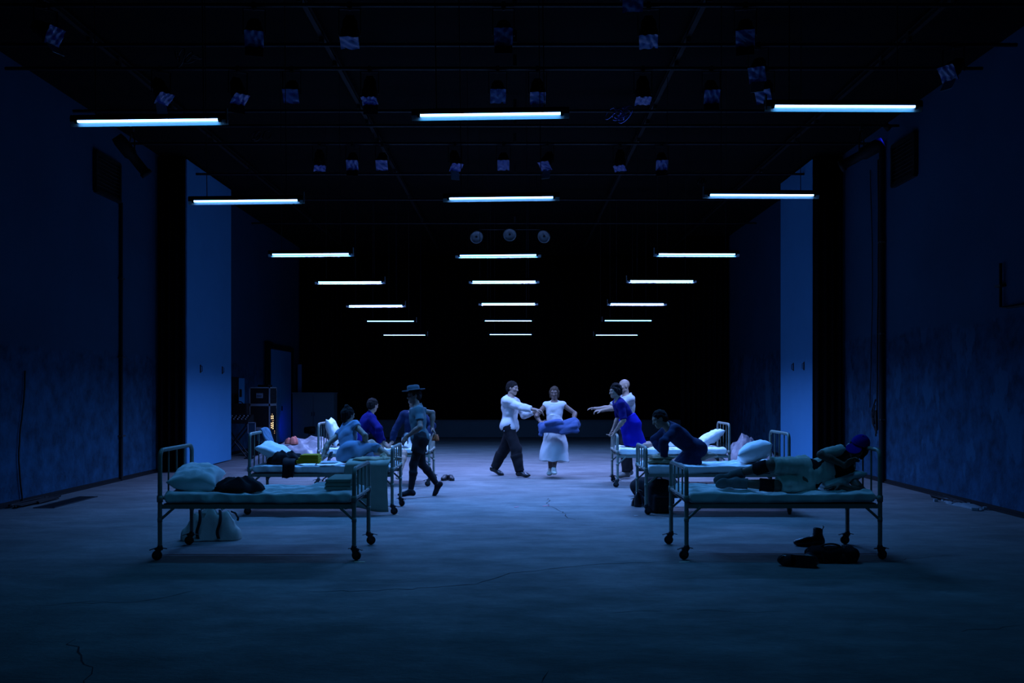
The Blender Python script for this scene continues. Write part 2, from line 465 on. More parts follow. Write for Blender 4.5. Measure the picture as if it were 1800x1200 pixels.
def floor_mat():
    m = bpy.data.materials.new('worn concrete'); m.use_nodes = True
    nt = m.node_tree; N = nt.nodes; L = nt.links; p = N['Principled BSDF']
    p.inputs['Specular IOR Level'].default_value = 0.12
    tc = N.new('ShaderNodeTexCoord')
    def noise(scale, det, off, st=(1, 1, 1), rough=.6):
        mp = N.new('ShaderNodeMapping'); mp.inputs['Location'].default_value = (off, off, 0); mp.inputs['Scale'].default_value = st
        L.new(tc.outputs['Object'], mp.inputs['Vector'])
        n = N.new('ShaderNodeTexNoise'); n.inputs['Scale'].default_value = scale; n.inputs['Detail'].default_value = det; n.inputs['Roughness'].default_value = rough
        L.new(mp.outputs['Vector'], n.inputs['Vector']); return n.outputs['Fac']
    def rng(f, a, b, c=0, d=1):
        n = N.new('ShaderNodeMapRange'); n.inputs['From Min'].default_value = a; n.inputs['From Max'].default_value = b
        n.inputs['To Min'].default_value = c; n.inputs['To Max'].default_value = d
        L.new(f, n.inputs['Value']); return n.outputs['Result']
    def mix(f, a, b, mode='MIX'):
        n = N.new('ShaderNodeMix'); n.data_type = 'RGBA'; n.blend_type = mode
        if isinstance(f, float): n.inputs['Factor'].default_value = f
        else: L.new(f, n.inputs['Factor'])
        for k, v in (('A', a), ('B', b)):
            if isinstance(v, tuple): n.inputs[k].default_value = (*v, 1)
            else: L.new(v, n.inputs[k])
        return n.outputs['Result']
    big = rng(noise(0.55, 6, 3), .35, .68)
    mid = rng(noise(2.6, 8, 9, (.55, 1, 1), .68), .36, .66)
    fine = rng(noise(38, 6, 1, (.4, 1, 1), .7), .3, .7)
    c = mix(big, (0.205, 0.205, 0.20), (0.275, 0.275, 0.27))
    c = mix(mid, mix(0.52, (0.06, 0.06, 0.06), c), c)
    c = mix(fine, mix(0.78, (0.05, 0.05, 0.05), c), c)
    pale = rng(noise(0.9, 7, 21, (.8, 1.6, 1), .65), .66, .72)
    c = mix(pale, c, (0.36, 0.36, 0.355))
    L.new(c, p.inputs['Base Color'])
    L.new(rng(mid, 0, 1, .85, .65), p.inputs['Roughness'])
    bp = N.new('ShaderNodeBump'); bp.inputs['Strength'].default_value = 0.35; bp.inputs['Distance'].default_value = 0.008
    L.new(fine, bp.inputs['Height'])
    b2 = N.new('ShaderNodeBump'); b2.inputs['Strength'].default_value = 0.3; b2.inputs['Distance'].default_value = 0.02
    L.new(mid, b2.inputs['Height']); L.new(bp.outputs['Normal'], b2.inputs['Normal'])
    L.new(b2.outputs['Normal'], p.inputs['Normal'])
    return m

XL, XR, YB, ZC = -7.04, 6.47, 31.6, 6.25
M_floor = floor_mat()
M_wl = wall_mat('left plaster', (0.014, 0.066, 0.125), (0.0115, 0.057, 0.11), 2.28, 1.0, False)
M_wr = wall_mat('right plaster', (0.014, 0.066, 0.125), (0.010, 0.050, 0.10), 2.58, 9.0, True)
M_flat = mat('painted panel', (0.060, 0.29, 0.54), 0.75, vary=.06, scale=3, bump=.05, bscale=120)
M_low = mat('grey low wall', (0.19, 0.23, 0.25), 0.85, vary=.12, scale=3, bump=.15, bscale=30)
M_crack = mat('crack', (0.03, 0.03, 0.03), 0.95, vary=.4)

# ------------------------------------------------------------------ the shell
bm = MB(); bm.box(((XL + XR) / 2, 13.6, -0.1), (XR - XL + .6, 37.2, 0.2))
floor = bm.build('floor', M_floor, kind='structure')
bm = MB(); bm.box((XL - .15, 13.6, ZC / 2), (0.3, 37.2, ZC))
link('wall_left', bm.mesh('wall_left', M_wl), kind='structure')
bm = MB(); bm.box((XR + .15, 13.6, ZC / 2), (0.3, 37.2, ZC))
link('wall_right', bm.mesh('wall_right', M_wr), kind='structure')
bm = MB(); bm.box(((XL + XR) / 2, YB + .45, ZC / 2), (XR - XL + .6, 0.3, ZC))
link('wall_back', bm.mesh('wall_back', M_black), kind='structure')
bm = MB(); bm.box(((XL + XR) / 2, 13.6, ZC + .1), (XR - XL + .6, 37.2, 0.2))
link('ceiling', bm.mesh('ceiling', M_ceil), kind='structure')
# low upstand wall across the back with a cap
bm = MB(); bm.box(((XL + XR) / 2, 31.05, 0.275), (XR - XL, 0.3, 0.55)); bm.box(((XL + XR) / 2, 31.03, 0.565), (XR - XL, 0.36, 0.03))
link('trim_1', bm.mesh('trim_1', M_low), kind='structure')
# black strips paint in the dark of the gap along the foot of each side wall
for k, (x, sgn) in enumerate(((XL, 1), (XR, -1))):
    bm = MB(); bm.box((x + sgn * .02, 13.6, .018), (.04, 36, .036)); bm.box((x + sgn * .006, 13.6, .05), (.012, 36, .04))
    link('gap_strip_' + ('left', 'right')[k], bm.mesh('gap_strip', M_black), kind='structure')

# cracks in the concrete: thin open seams following the pictured lines (x, y on the floor)
def crack(pts, w, seed):
    rg = random.Random(seed); P = []
    for i in range(len(pts) - 1):
        a, b = Vector((*pts[i], 0)), Vector((*pts[i + 1], 0)); n = max(2, int((b - a).length / .09))
        for k in range(n):
            q = a.lerp(b, k / n); P.append(q + Vector((rg.uniform(-.03, .03), rg.uniform(-.03, .03), 0)))
    P.append(Vector((*pts[-1], 0)))
    V = []; F = []
    for i, q in enumerate(P):
        d = (P[min(i + 1, len(P) - 1)] - P[max(i - 1, 0)]).normalized(); s = Vector((-d.y, d.x, 0))
        ww = w * rg.uniform(.35, 1.2) * (1 if 0 < i < len(P) - 1 else .2)
        V += [q + s * ww + Vector((0, 0, .0012)), q - s * ww + Vector((0, 0, .0012))]
        if i: F.append((2 * i - 2, 2 * i - 1, 2 * i + 1, 2 * i))
    link('crack', np_mesh('crack', V, F, False, M_crack), floor)
def fl(px, py):
    Y = 1600 * EYE / (py - 683); return ((px - 905) * Y / 1600, Y)
crack([fl(540, 1040), fl(700, 1036), fl(840, 1026), fl(890, 1008), fl(985, 998), fl(1040, 992), fl(1190, 986)], .006, 1)
crack([fl(123, 1124), fl(140, 1152), fl(155, 1175), fl(150, 1195), fl(172, 1205)], .007, 2)
crack([fl(120, 1060), fl(230, 1058), fl(300, 1048), fl(344, 1037)], .005, 3)
crack([fl(965, 875), fl(962, 888), fl(985, 898), fl(995, 908), fl(1012, 914)], .008, 4)
crack([fl(1400, 990), fl(1560, 985), fl(1690, 975)], .004, 5)
crack([fl(960, 1180), fl(952, 1200)], .006, 6)
crack([fl(1060, 1075), fl(1200, 1072), fl(1380, 1076)], .003, 7)
crack([fl(0, 1066), fl(60, 1064), fl(180, 1056)], .004, 8)
crack([fl(1690, 1110), fl(1800, 1098)], .004, 9)

# floor grate by the left wall
g = thing('floor_grate', 'dark slotted metal grate set flush in the floor along the plaster wall', 'grate', (-6.47, 13.15, 0))
b = MB()
for x in (-.13, .13): b.box((x, 0, .004), (.03, 1.3, .012))
for y in (-.64, .64): b.box((0, y, .004), (.29, .03, .012))
b.build('grate_frame', M_iron, g)
slm = MB().box((0, 0, 0), (.23, .022, .008)).mesh('slat', M_iron)
for k in range(26): link('slat', slm, g, (0, -.6 + k * .048, .004))
link('painted_pit', MB().box((0, 0, -.0005), (.26, 1.28, .003)).mesh('painted_pit', M_black), g)  # black sheet under the slats paints in the dark of a pit

# black drapes (legs) beside the panels and across the back
def drape(label, p0, p1, z1, folds, depth, seed, z0=0.02):
    o = link('black_drape', curtain_mesh('black_drape', p0, p1, z0, z1, M_velvet, folds, depth, seed), label=label, cat='curtain', group='black stage drapes')
    return o
drape('tall black folded drape between the left plaster wall and the pale wall panel', (XL + .02, 17.85), (-6.46, 17.85), 6.2, 4, .07, 3)
drape('tall black folded drape between the right plaster wall and the pale wall panel', (5.86, 17.85), (XR - .02, 17.85), 6.2, 4, .07, 4)
drape('wide black drape covering the back wall behind the low grey wall', (XL + .1, 31.45), (XR - .1, 31.45), 6.2, 46, .06, 5)
drape('narrow black drape by the back right corner, beyond the white beds', (5.0, 27.4), (XR - .05, 27.4), 6.2, 9, .06, 6)
drape('narrow black drape by the back left corner, above the grey cabinet', (XL + .05, 29.6), (-5.6, 29.6), 6.2, 9, .06, 7)

# pale wall panels standing a little proud of the walls
def panel(name, label, x, y0, y1, xin, handles):
    t = thing(name, label, 'panel', (0, 0, 0))
    xo = x - .05 if x < 0 else x + .05
    w = abs(xin - x)
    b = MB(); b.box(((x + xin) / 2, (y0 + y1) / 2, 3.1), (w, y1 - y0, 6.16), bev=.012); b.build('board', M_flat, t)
    s = 1 if x < 0 else -1
    for y, z in handles:
        h = MB(); h.box((x + s * .006, y, z), (.012, .05, .17), bev=.004); h.tube([(x + s * .012, y, z + .06), (x + s * .04, y, z + .05), (x + s * .04, y, z - .05), (x + s * .012, y, z - .06)], .007, 8)
        h.build('handle', M_iron, t)
    return t
panel('wall_panel', 'smooth pale wall panel with two small handles beside the left black drape', -6.48, 18.0, 20.8, -7.0, [(18.75, 2.05), (20.15, 2.05)])
panel('wall_panel', 'smooth pale narrower wall panel beside the right black drape', 5.88, 18.0, 20.15, 6.43, [(18.5, 2.1), (19.2, 2.1)])

# pipes, cables and slots on the side walls
def pipe_thing(name, label, pts, r, m=M_black, cat='pipe', clips=None, n=10):
    t = thing(name, label, cat)
    MB().tube(pts, r, n).build('tube', m, t)
    for c in clips or []:
        MB().box(c, (.09, .13, .03), bev=.006).build('clip', M_iron, t)
    return t
pipe_thing('wall_pipe', 'thin dark upright pipe down the left plaster wall from the vent to the floor', [(XL + .035, 16.2, .02), (XL + .035, 16.2, 4.95)], .03, clips=[(XL + .04, 16.2, z) for z in (.8, 2.2, 3.6)])
pipe_thing('wall_pipe', 'thick dark upright pipe down the right plaster wall behind the blue cap', [(XR - .06, 15.9, .02), (XR - .06, 15.9, 5.9)], .05, clips=[(XR - .06, 15.9, z) for z in (1.1, 2.6, 4.2)])
def hang_cable(label, x, y, zs, r=.010, seed=0, bow=.03):
    rg = random.Random(seed); pts = []
    n = 16
    for i in range(n + 1):
        f = i / n; pts.append((x, y + bow * math.sin(f * 5 + seed) + rg.uniform(-.008, .008), zs[0] + (zs[1] - zs[0]) * f))
    link('cable', MB().tube(pts, r, 6).mesh('cable', M_rubber), label=label, cat='cable', group='cables on the side walls')
hang_cable('black cable hanging beside the thick pipe on the right wall, nearest to it', XR - .03, 16.15, (.9, 5.7), .014, 1)
hang_cable('thin black cable bowing down the right wall, farther from the thick pipe', XR - .03, 16.45, (1.3, 5.6), .009, 2, .06)
hang_cable('black cable looping down the near left wall to the floor', XL + .03, 12.95, (.05, 1.9), .012, 3, .08)
t = thing('cable_bundle', 'loose black connectors and cable knot hanging low beside the thick right pipe', 'cable', (XR - .09, 16.1, .95))
for k in range(4):
    a = k * 1.5
    MB().tube([(0, 0.03 * math.sin(a), .5 - .1 * k), (-.03, .08 * math.cos(a), .3), (-.02, .1 * math.sin(a + 1), .08), (0.0, .05 * math.cos(a), -.05 * k)], .014, 7).build('cable', M_rubber, t)
for k in range(2): MB().box((-.02, .05 * k, .12 + .1 * k), (.06, .06, .12), bev=.015).build('connector', M_black, t)

def floor_tangle(label, cx, cy, lx, ly, seed, n=4):
    t = thing('cable_tangle', label, 'cable', (cx, cy, 0)); rg = random.Random(seed)
    for k in range(n):
        pts = []; a = rg.uniform(0, 6)
        for i in range(26):
            f = i / 25
            pts.append((lx * (f - .5) * .8 + .10 * math.cos(a + f * 13) * lx, ly * .5 * math.sin(a + f * (6 + 3 * k)), .014 + .008 * k + .006 * math.sin(9 * f)))
        MB().tube(pts, .011, 6).build('cable', M_rubber, t)
    return t
floor_tangle('tangle of black cables on the floor at the near left wall', -6.86, 13.0, .25, 1.1, 4)
t = floor_tangle('tangle of black cables on the floor at the foot of the right wall', 6.30, 13.2, .25, .9, 5)
t = thing('plaster_debris', 'crumbled pale plaster heaped at the foot of the right wall', 'rubble', (6.3, 12.8, 0))
link('rubble_heap', heap_mesh('rubble_heap', .32, .95, .07, 8, M_low, rough=1.5), t)
rg = random.Random(3)
for k in range(9):
    MB().box((rg.uniform(-.2, .1), rg.uniform(-.6, .6), .02), (rg.uniform(.04, .1), rg.uniform(.04, .1), rg.uniform(.03, .05)), Matrix.Rotation(rg.uniform(0, 3), 3, 'Z'), .008).build('chunk', M_low, t)
pipe_thing('wall_pipe', 'short thin pipe elbow with a bracket high on the near right wall', [(XR - .04, 12.05, 3.3), (XR - .04, 12.05, 2.72), (XR - .04, 11.85, 2.70), (XR - .04, 11.2, 2.70)], .02, clips=[(XR - .04, 12.05, 3.0)])

# dark louvred vents high on both side walls
def vent(label, x, y0, y1, z0, z1):
    s = 1 if x < 0 else -1
    t = thing('wall_vent', label, 'vent', (x + s * .03, (y0 + y1) / 2, (z0 + z1) / 2), group='dark wall vents')
    w, h = y1 - y0, z1 - z0
    b = MB()
    for y in (-w / 2, w / 2): b.box((0, y, 0), (.08, .05, h))
    for z in (-h / 2, h / 2): b.box((0, 0, z), (.08, w, .05))
    b.build('vent_frame', M_black, t)
    sm = MB().box((0, 0, 0), (.06, w - .04, .008), Matrix.Rotation(s * .6, 3, 'Y')).mesh('slat', M_black)
    for k in range(9): link('slat', sm, t, (0, 0, -h / 2 + h * (k + 1) / 10))
    MB().box((-s * .025, 0, 0), (.004, w, h)).build('back_plate', M_black, t)
vent('dark louvred vent high on the left plaster wall', XL, 15.2, 16.12, 4.95, 5.6)
vent('dark louvred vent high on the right plaster wall', XR, 14.62, 15.5, 5.08, 5.75)

# ------------------------------------------------------------------ the fluorescent battens: three columns, seven rows
TL = 1.225
def lamp_meshes():
    d = {}
    b = MB(); b.prism([(.016, .002), (.060, .002), (.060, .055), (.028, .055), (.016, .040)], -TL / 2, TL / 2); d['housing'] = b.mesh('housing', M_black)
    b = MB(); b.prism([(.016, .000), (.020, .000), (.040, -.034), (.037, -.035)], -TL / 2, TL / 2); d['reflector'] = b.mesh('reflector', mat('white reflector', (.55, .60, .60), .5, vary=.05))
    b = MB(); b.box((0, .004, 0), (.022, .026, .04), bev=.004); b.tube([(-.012, 0, 0), (.012, 0, 0)], .0135, 12); d['holder'] = b.mesh('lamp_holder', M_black)
    b = MB(); b.box((0, .02, .03), (.012, .03, .12), bev=.003); d['bracket'] = b.mesh('bracket', mat('grey bracket', (.3, .33, .33), .5))
    b = MB(); b.tube([(0, 0, 0), (0, 0, 1)], .004, 6); d['cable'] = b.mesh('cable', mat('thin wire', (.05, .05, .055), .5, metal=.3))
    # tube: the lower half glows, an opaque upper half is added to block upward light
    d['coat'] = None
    return d
LM = lamp_meshes()
M_coat = mat('added tube light block', (.25, .25, .26), .5)
def tube_half(name, m, a0, a1, r, n=8):
    L = 1.09; V = []; F = []
    for x in (-L / 2, L / 2):
        for i in range(n + 1):
            a = a0 + (a1 - a0) * i / n; V.append((x, math.cos(a) * r, math.sin(a) * r))
    for i in range(n): F.append((i, i + 1, n + 2 + i, n + 1 + i))
    me = np_mesh(name, V, F, True, m)
    return me
TILT = .12        # the glowing half leans slightly towards the front of the room
LM['coat'] = tube_half('upward_light_block', M_coat, -TILT, PI - TILT, .0132)
glow = []
for k, (c, s, _w, _a) in enumerate(ROW_LIGHT):
    m = bpy.data.materials.new('tube light row'); m.use_nodes = True
    nt = m.node_tree; nt.nodes.remove(nt.nodes['Principled BSDF'])
    e = nt.nodes.new('ShaderNodeEmission'); e.inputs[0].default_value = (*TUBE_COLOR, 1); e.inputs[1].default_value = s
    nt.links.new(e.outputs[0], nt.nodes['Material Output'].inputs['Surface'])
    glow.append(tube_half('tube', m, PI - TILT, 2 * PI - TILT, .013))
ROW_Y = [7.05, 9.56, 12.98, 15.8, 18.67, 21.3, 23.9]
LX = {  # pixel centre of each fixture: left, middle, right column
    0: ((260, 211), (862, 200), (1485, 186)), 1: ((432, 352), (881, 347), (1339, 342)), 2: ((546, 446), (875.5, 448), (1225, 446)),
    3: ((615, 495), (886, 494), (1163, 493)), 4: ((660.5, 536.5), (893.5, 533), (1120, 533.5)), 5: ((686.5, 564), (893.5, 563.5), (1104, 563)),
    6: ((711, 588.5), (897.5, 587.5), (1084, 588.5))}
ORD = ['nearest', 'second', 'third', 'fourth', 'fifth', 'sixth', 'farthest']
CNAME = ['left', 'middle', 'right']
for r in range(7):
    for c in range(3):
        p = at(*LX[r][c], ROW_Y[r])
        t = thing('fluorescent_lamp', f'lit blue-white fluorescent batten on wires, {ORD[r]} one of the {CNAME[c]} column of lamps', 'lamp', p, 0, 'hanging fluorescent battens')
        t.rotation_euler = (0, -[.013, .011, .008, .004, .004, 0, 0][r] * [1, 1.1, -.3][c], 0)
        link('housing', LM['housing'], t)
        if r < 5: link('reflector', LM['reflector'], t)
        ld = bpy.data.lights.new('tube_light', 'AREA'); ld.shape = 'RECTANGLE'; ld.size = 1.09; ld.size_y = .024
        ld.color = ROW_LIGHT[r][0]; ld.energy = ROW_LIGHT[r][2]; ld.spread = math.radians(ROW_LIGHT[r][3])
        lo = bpy.data.objects.new('tube_light', ld); COL.objects.link(lo); lo.parent = t; lo.location = (0, 0, -.015)
        tb = link('tube', glow[r], t); link('upward_light_block', LM['coat'], tb)
        for x in (-.555, .555): link('lamp_holder', LM['holder'], t, (x, 0, 0))
        if c != 1: link('bracket', LM['bracket'], t, (.606 if c == 0 else -.606, 0, 0))
        for x in (-.42, .42):
            w = link('cable', LM['cable'], t, (x, .04, .05)); w.scale = (1, 1, 6.20 - p.z)

# ------------------------------------------------------------------ pipes of the lighting grid
PIPE_Z = 6.0
pipe_rows = [8.0, 9.4, 10.35, 11.55, 12.4, 14.3, 15.1, 16.2, 18.5, 21.0, 24.0]
POS = ['nearest', 'second', 'third', 'fourth', 'fifth', 'sixth', 'seventh', 'eighth', 'ninth', 'tenth', 'farthest']
clampm = MB().box((0, 0, 0), (.05, .09, .16), bev=.01).mesh('hanger', M_iron)
for k, y in enumerate(pipe_rows):
    t = thing('lighting_pipe', f'thin dark pipe across the hall under the black ceiling, {POS[k]} of the crosswise pipes', 'pipe', (0, y, PIPE_Z), 0, 'crosswise pipes of the lighting grid')
    MB().tube([(XL + .1, 0, 0), (XR - .1, 0, 0)], .024, 10).build('tube', M_pipe, t)
    for x in (-5.4, -2.45, 0, 2.2, 5.0): link('hanger', clampm, t, (x, 0, .10))
for x, s in ((-2.45, 'left'), (2.2, 'right'), (-5.4, 'far left'), (5.0, 'far right')):
    t = thing('grid_beam', f'dark lengthwise beam of the lighting grid running down the hall, {s} of the middle', 'beam', (x, 16, PIPE_Z + .13), 0, 'lengthwise grid beams')
    MB().box((0, 0, .035), (.06, 26, .008)).box((0, 0, -.035), (.06, 26, .008)).box((0, 0, 0), (.008, 26, .07)).build('beam_section', M_black, t)
# ------------------------------------------------------------------ stage lights on the grid
M_gel = mat('crumpled blue gel', (0.015, 0.04, 0.26), 0.3, vary=.5, scale=14, bump=.9, bscale=9, spec=.8)
M_foil = mat('pale foil flap', (0.20, 0.26, 0.30), 0.4, vary=.2, scale=8, metal=.2)
M_lens = mat('dark lens glass', (0.02, 0.03, 0.04), 0.12, vary=.2, spec=.8)
def spot_meshes():
    d = {}
    b = MB(); b.lathe([(0, .16), (.07, .16), (.085, .13), (.09, .02), (.105, .0), (.105, -.13), (.098, -.135), (.095, -.02), (0, -.02)], n=20); b.box((0, 0, .17), (.10, .10, .05), bev=.01); d['body'] = b.mesh('body', M_black)
    b = MB(); b.box((-.122, 0, .10), (.008, .035, .30)); b.box((.122, 0, .10), (.008, .035, .30)); b.box((0, 0, .25), (.252, .035, .008)); d['yoke'] = b.mesh('yoke', M_black)
    b = MB(); b.box((0, 0, .29), (.05, .07, .08), bev=.01); b.tube([(0, 0, .24), (0, 0, .30)], .014, 8); d['clamp'] = b.mesh('clamp', M_iron)
    b = MB()
    for s in (-.098, .098): b.box((s, 0, -.14), (.014, .21, .012)); b.box((0, s, -.14), (.21, .014, .012))
    d['gel_frame'] = b.mesh('gel_frame', M_black)
    # crumpled gel sheet, a little larger than its frame
    u = np.linspace(-.105, .105, 12); X, Y = np.meshgrid(u, u, indexing='ij')
    for q in range(3):
        P = np.stack([X, Y, 0 * X], -1); Z = -.150 + .010 * waves(P, 38, 20 + q, 6, True)
        V = np.concatenate([np.stack([X, Y, Z], -1).reshape(-1, 3), np.stack([X, Y, Z + .002], -1).reshape(-1, 3)]); F = []
        for i in range(11):
            for j in range(11): a = i * 12 + j; F.append((a, a + 1, a + 13, a + 12)); F.append((144 + a, 144 + a + 12, 144 + a + 13, 144 + a + 1))
        d['gel%d' % q] = np_mesh('gel', V, np.array(F), False, M_gel)
    b = MB(); b.box((0, .115, -.21), (.20, .004, .15), Matrix.Rotation(.25, 3, 'X')); d['flap'] = b.mesh('barn_door', M_black)
    b = MB(); b.box((0, .12, -.22), (.16, .004, .19), Matrix.Rotation(.35, 3, 'X')); d['foil'] = b.mesh('foil_flap', M_foil)
    return d
SM = spot_meshes()
# (pixel, pixel, pipe row y, tilt towards the front, turn, kind)
spots = [(447, 77, 10.35, .9, .25, 'gel'), (615, 63, 10.35, 1.25, .1, 'gel'), (885, 70, 10.35, .75, .0, 'gel'), (1140, 57, 10.35, 1.15, -.15, 'gel'), (1310, 63, 10.35, .85, -.25, 'gel'), (1112, 14, 9.4, .8, -.1, 'gel'),
         (418, 182, 12.4, 1.1, .7, 'gel'), (513, 180, 12.4, .8, .1, 'gel'), (650, 155, 12.4, 1.35, .0, 'gel'), (875, 176, 12.4, .8, .05, 'gel'), (945, 173, 12.4, 1.0, .0, 'foil'), (1130, 152, 12.4, 1.35, .0, 'gel'), (1250, 170, 12.4, .85, -.1, 'gel'), (283, 174, 12.4, 1.0, .9, 'foil'), (1345, 178, 12.4, .8, -.5, 'gel'),
         (620, 281, 16.2, .8, .1, 'gel'), (672, 281, 16.2, .8, .05, 'gel'), (800, 286, 16.2, 1.1, .4, 'foil'), (885, 279, 16.2, .8, .0, 'gel'), (962, 282, 16.2, .9, -.5, 'foil'), (1090, 277, 16.2, 1.3, -.3, 'gel'), (1163, 277, 16.2, .8, -.1, 'gel'), (562, 300, 16.2, 1.3, .3, 'gel'),
         (80, 18, 10.35, .5, 1.2, 'foil'), (1676, 34, 11.55, .6, -1.0, 'foil'), (1333, 97, 11.55, .8, -.4, 'foil')]
byrow = {}
for s in spots: byrow.setdefault(s[2], []).append(s)
RN = {9.4: 'front', 10.35: 'third', 11.55: 'fourth', 12.4: 'fifth', 16.2: 'eighth'}
NTH = ['leftmost', 'second from the left', 'third from the left', 'fourth from the left', 'fifth from the left', 'sixth from the left', 'seventh from the left', 'eighth from the left', 'ninth from the left']
for y, ss in byrow.items():
    ss.sort()
    for k, (px, py, y, tilt, turn, kind) in enumerate(ss):
        x = fx(px, y)
        which = NTH[k] if len(ss) > 1 else 'the only one'
        if len(ss) > 1 and k == len(ss) - 1: which = 'rightmost'
        what = 'black spotlight with a crumpled blue gel' if kind == 'gel' else 'black spotlight with a pale foil flap'
        t = thing('spotlight', f'{what}, {which} on the {RN[y]} crosswise pipe', 'spotlight', (x, y, PIPE_Z - .30), 0, 'stage spotlights under the ceiling')
        link('yoke', SM['yoke'], t, (0, 0, 0), (0, 0, turn * .6)); link('clamp', SM['clamp'], t)
        R = Matrix.Rotation(turn, 4, 'Z') @ Matrix.Rotation(-(PI / 2 - tilt), 4, 'X')
        bdy = link('body', SM['body'], t); bdy.rotation_euler = R.to_euler()
        link('gel_frame', SM['gel_frame'], bdy); link('gel', SM['gel%d' % (k % 3)], bdy)
        if kind == 'foil': link('foil_flap', SM['foil'], bdy)
        elif k % 2: link('barn_door', SM['flap'], bdy)

# small bright clips, tags and lamps along the pipes
def coil(label, p, r, seed, m, n=5, cat='cable'):
    t = thing('cable_coil', label, cat, p, 0); rg = random.Random(seed)
    for k in range(n):
        a = Vector((rg.uniform(-1, 1), rg.uniform(-1, 1), rg.uniform(-.4, .4))).normalized(); u = a.orthogonal().normalized(); v = a.cross(u); rr = r * rg.uniform(.6, 1.1)
        c = Vector((rg.uniform(-r, r), rg.uniform(-.3 * r, .3 * r), 0))
        MB().tube(arc(c, rr, 0, 5.6, 22, u, v * .45), .008, 6).build('loop', m, t)
M_shiny = mat('shiny blue wire', (.25, .30, .75), .18, metal=.8)
coil('glinting blue coil of wire tangled under the grid, right of the middle lamp column', at(1088, 200, 14.3), .16, 4, M_shiny, 8)
coil('dark coil of cable slung on the grid over the left lamp column', (fx(460, 15.1), 15.1, PIPE_Z - .16), .13, 6, M_pipe)
coil('dark coil of cable slung on the grid near the left wall', (fx(330, 11.55), 11.55, PIPE_Z - .16), .14, 7, M_pipe)
coil('dark coil of cable slung on the grid over the right lamp column', (fx(1240, 18.5), 18.5, PIPE_Z - .14), .12, 8, M_pipe)

# profile spotlights pointing down at the side walls
def profile_spot(label, c, d, L, r):
    d = Vector(d).normalized(); u = Vector((0, 0, 1)); x = d.cross(u).normalized(); z = x.cross(d)
    t = thing('profile_spotlight', label, 'spotlight', c, 0, 'profile spotlights at the side walls')
    R = Matrix((x, z, d)).transposed()
    MB().lathe([(0, -L / 2), (r * .8, -L / 2), (r, -L * .38), (r, -L * .05), (r * .72, L * .02), (r * .72, L * .40), (r * .9, L * .42), (r * .9, L * .5), (r * .6, L * .49), (0, L * .49)], (0, 0, 0), R, 18).build('body', M_black, t)
    MB().lathe([(0, L * .485), (r * .55, L * .48), (r * .62, L * .495), (0, L * .51)], (0, 0, 0), R, 16).build('lens', M_lens, t)
    y = MB(); top = Vector((0, 0, .42))
    for s in (-1, 1): y.tube([x * s * r * 1.15, x * s * r * 1.15 + Vector((0, 0, .25)), top], .012, 6)
    y.build('yoke', M_black, t)
    MB().box(top + Vector((0, 0, .04)), (.06, .08, .1), bev=.01).build('clamp', M_iron, t)
profile_spot('long black profile spotlight pointing down along the left wall', (-6.35, 15.1, 5.50), (.42, .35, -.62), .75, .11)
profile_spot('long black profile spotlight pointing inward from the right wall', (5.75, 15.1, 5.52), (-.60, .45, -.32), .75, .11)
# deep blue wash lamp high on the right wall
t = thing('wash_lamp', 'small black wash lamp casting a deep blue patch high on the right wall', 'lamp', (6.1, 14.9, 5.92))
MB().lathe([(0, .06), (.04, .06), (.05, .02), (.055, -.05), (.048, -.05), (.042, .0), (0, .0)], (0, 0, 0), Matrix.Rotation(-.9, 3, 'Y'), 14).build('body', M_black, t)
MB().tube([(0, 0, .04), (0, 0, .10)], .012, 8).build('bracket', M_iron, t)
ld = bpy.data.lights.new('blue_lamp', 'SPOT'); ld.energy = 14; ld.color = (.01, .02, 1); ld.spot_size = 1.0; ld.spot_blend = 1.0; ld.shadow_soft_size = .03
lo = bpy.data.objects.new('blue_lamp', ld); COL.objects.link(lo); lo.parent = t; lo.location = (.05, 0, -.06); lo.rotation_euler = (0, .75, 0)

# three round floods on a bar
t = thing('flood_bar', 'thin bar on two wires that carries three round floodlights above the middle lamps', 'bar', at(896, 403, 18.5))
MB().tube([(-.72, 0, 0), (.72, 0, 0)], .012, 8).build('bar', M_pipe, t)
for x in (-.55, .55): MB().tube([(x, 0, 0), (x, 0, 1.13)], .005, 6).build('cable', M_pipe, t)
M_flood = mat('pale flood rim', (.22, .27, .28), .5, vary=.2)
for k, (px, py, rz) in enumerate(((837, 416, .35), (896, 412, 0), (957, 415, -.45))):
    f = thing('floodlight', f'round pale-rimmed floodlight hanging above the middle lamps, {["left", "middle", "right"][k]} one of the three', 'floodlight', at(px, py, 18.5), rz, 'three round floodlights')
    R = Matrix.Rotation(PI / 2 + .35, 3, 'X')
    MB().lathe([(.125, .0), (.135, .02), (.13, .05), (.115, .05), (.10, .03), (.06, .015), (0, .01)], (0, 0, 0), R, 22).build('rim', M_flood, f)
    MB().lathe([(.12, .0), (.11, -.06), (.05, -.13), (0, -.14)], (0, 0, 0), R, 20).build('shell', M_black, f)
    MB().lathe([(0, .035), (.02, .03), (.024, .012), (.015, .0)], (0, 0, 0), R, 10).build('bulb', M_lens, f)
    MB().tube([(-.14, .02, 0), (-.14, .02, .09), (.14, .02, .09), (.14, .02, 0)], .007, 6).tube([(0, .02, .09), (0, 0, (py - 403) * 18.5 / 1600)], .008, 6).build('yoke', M_black, f)

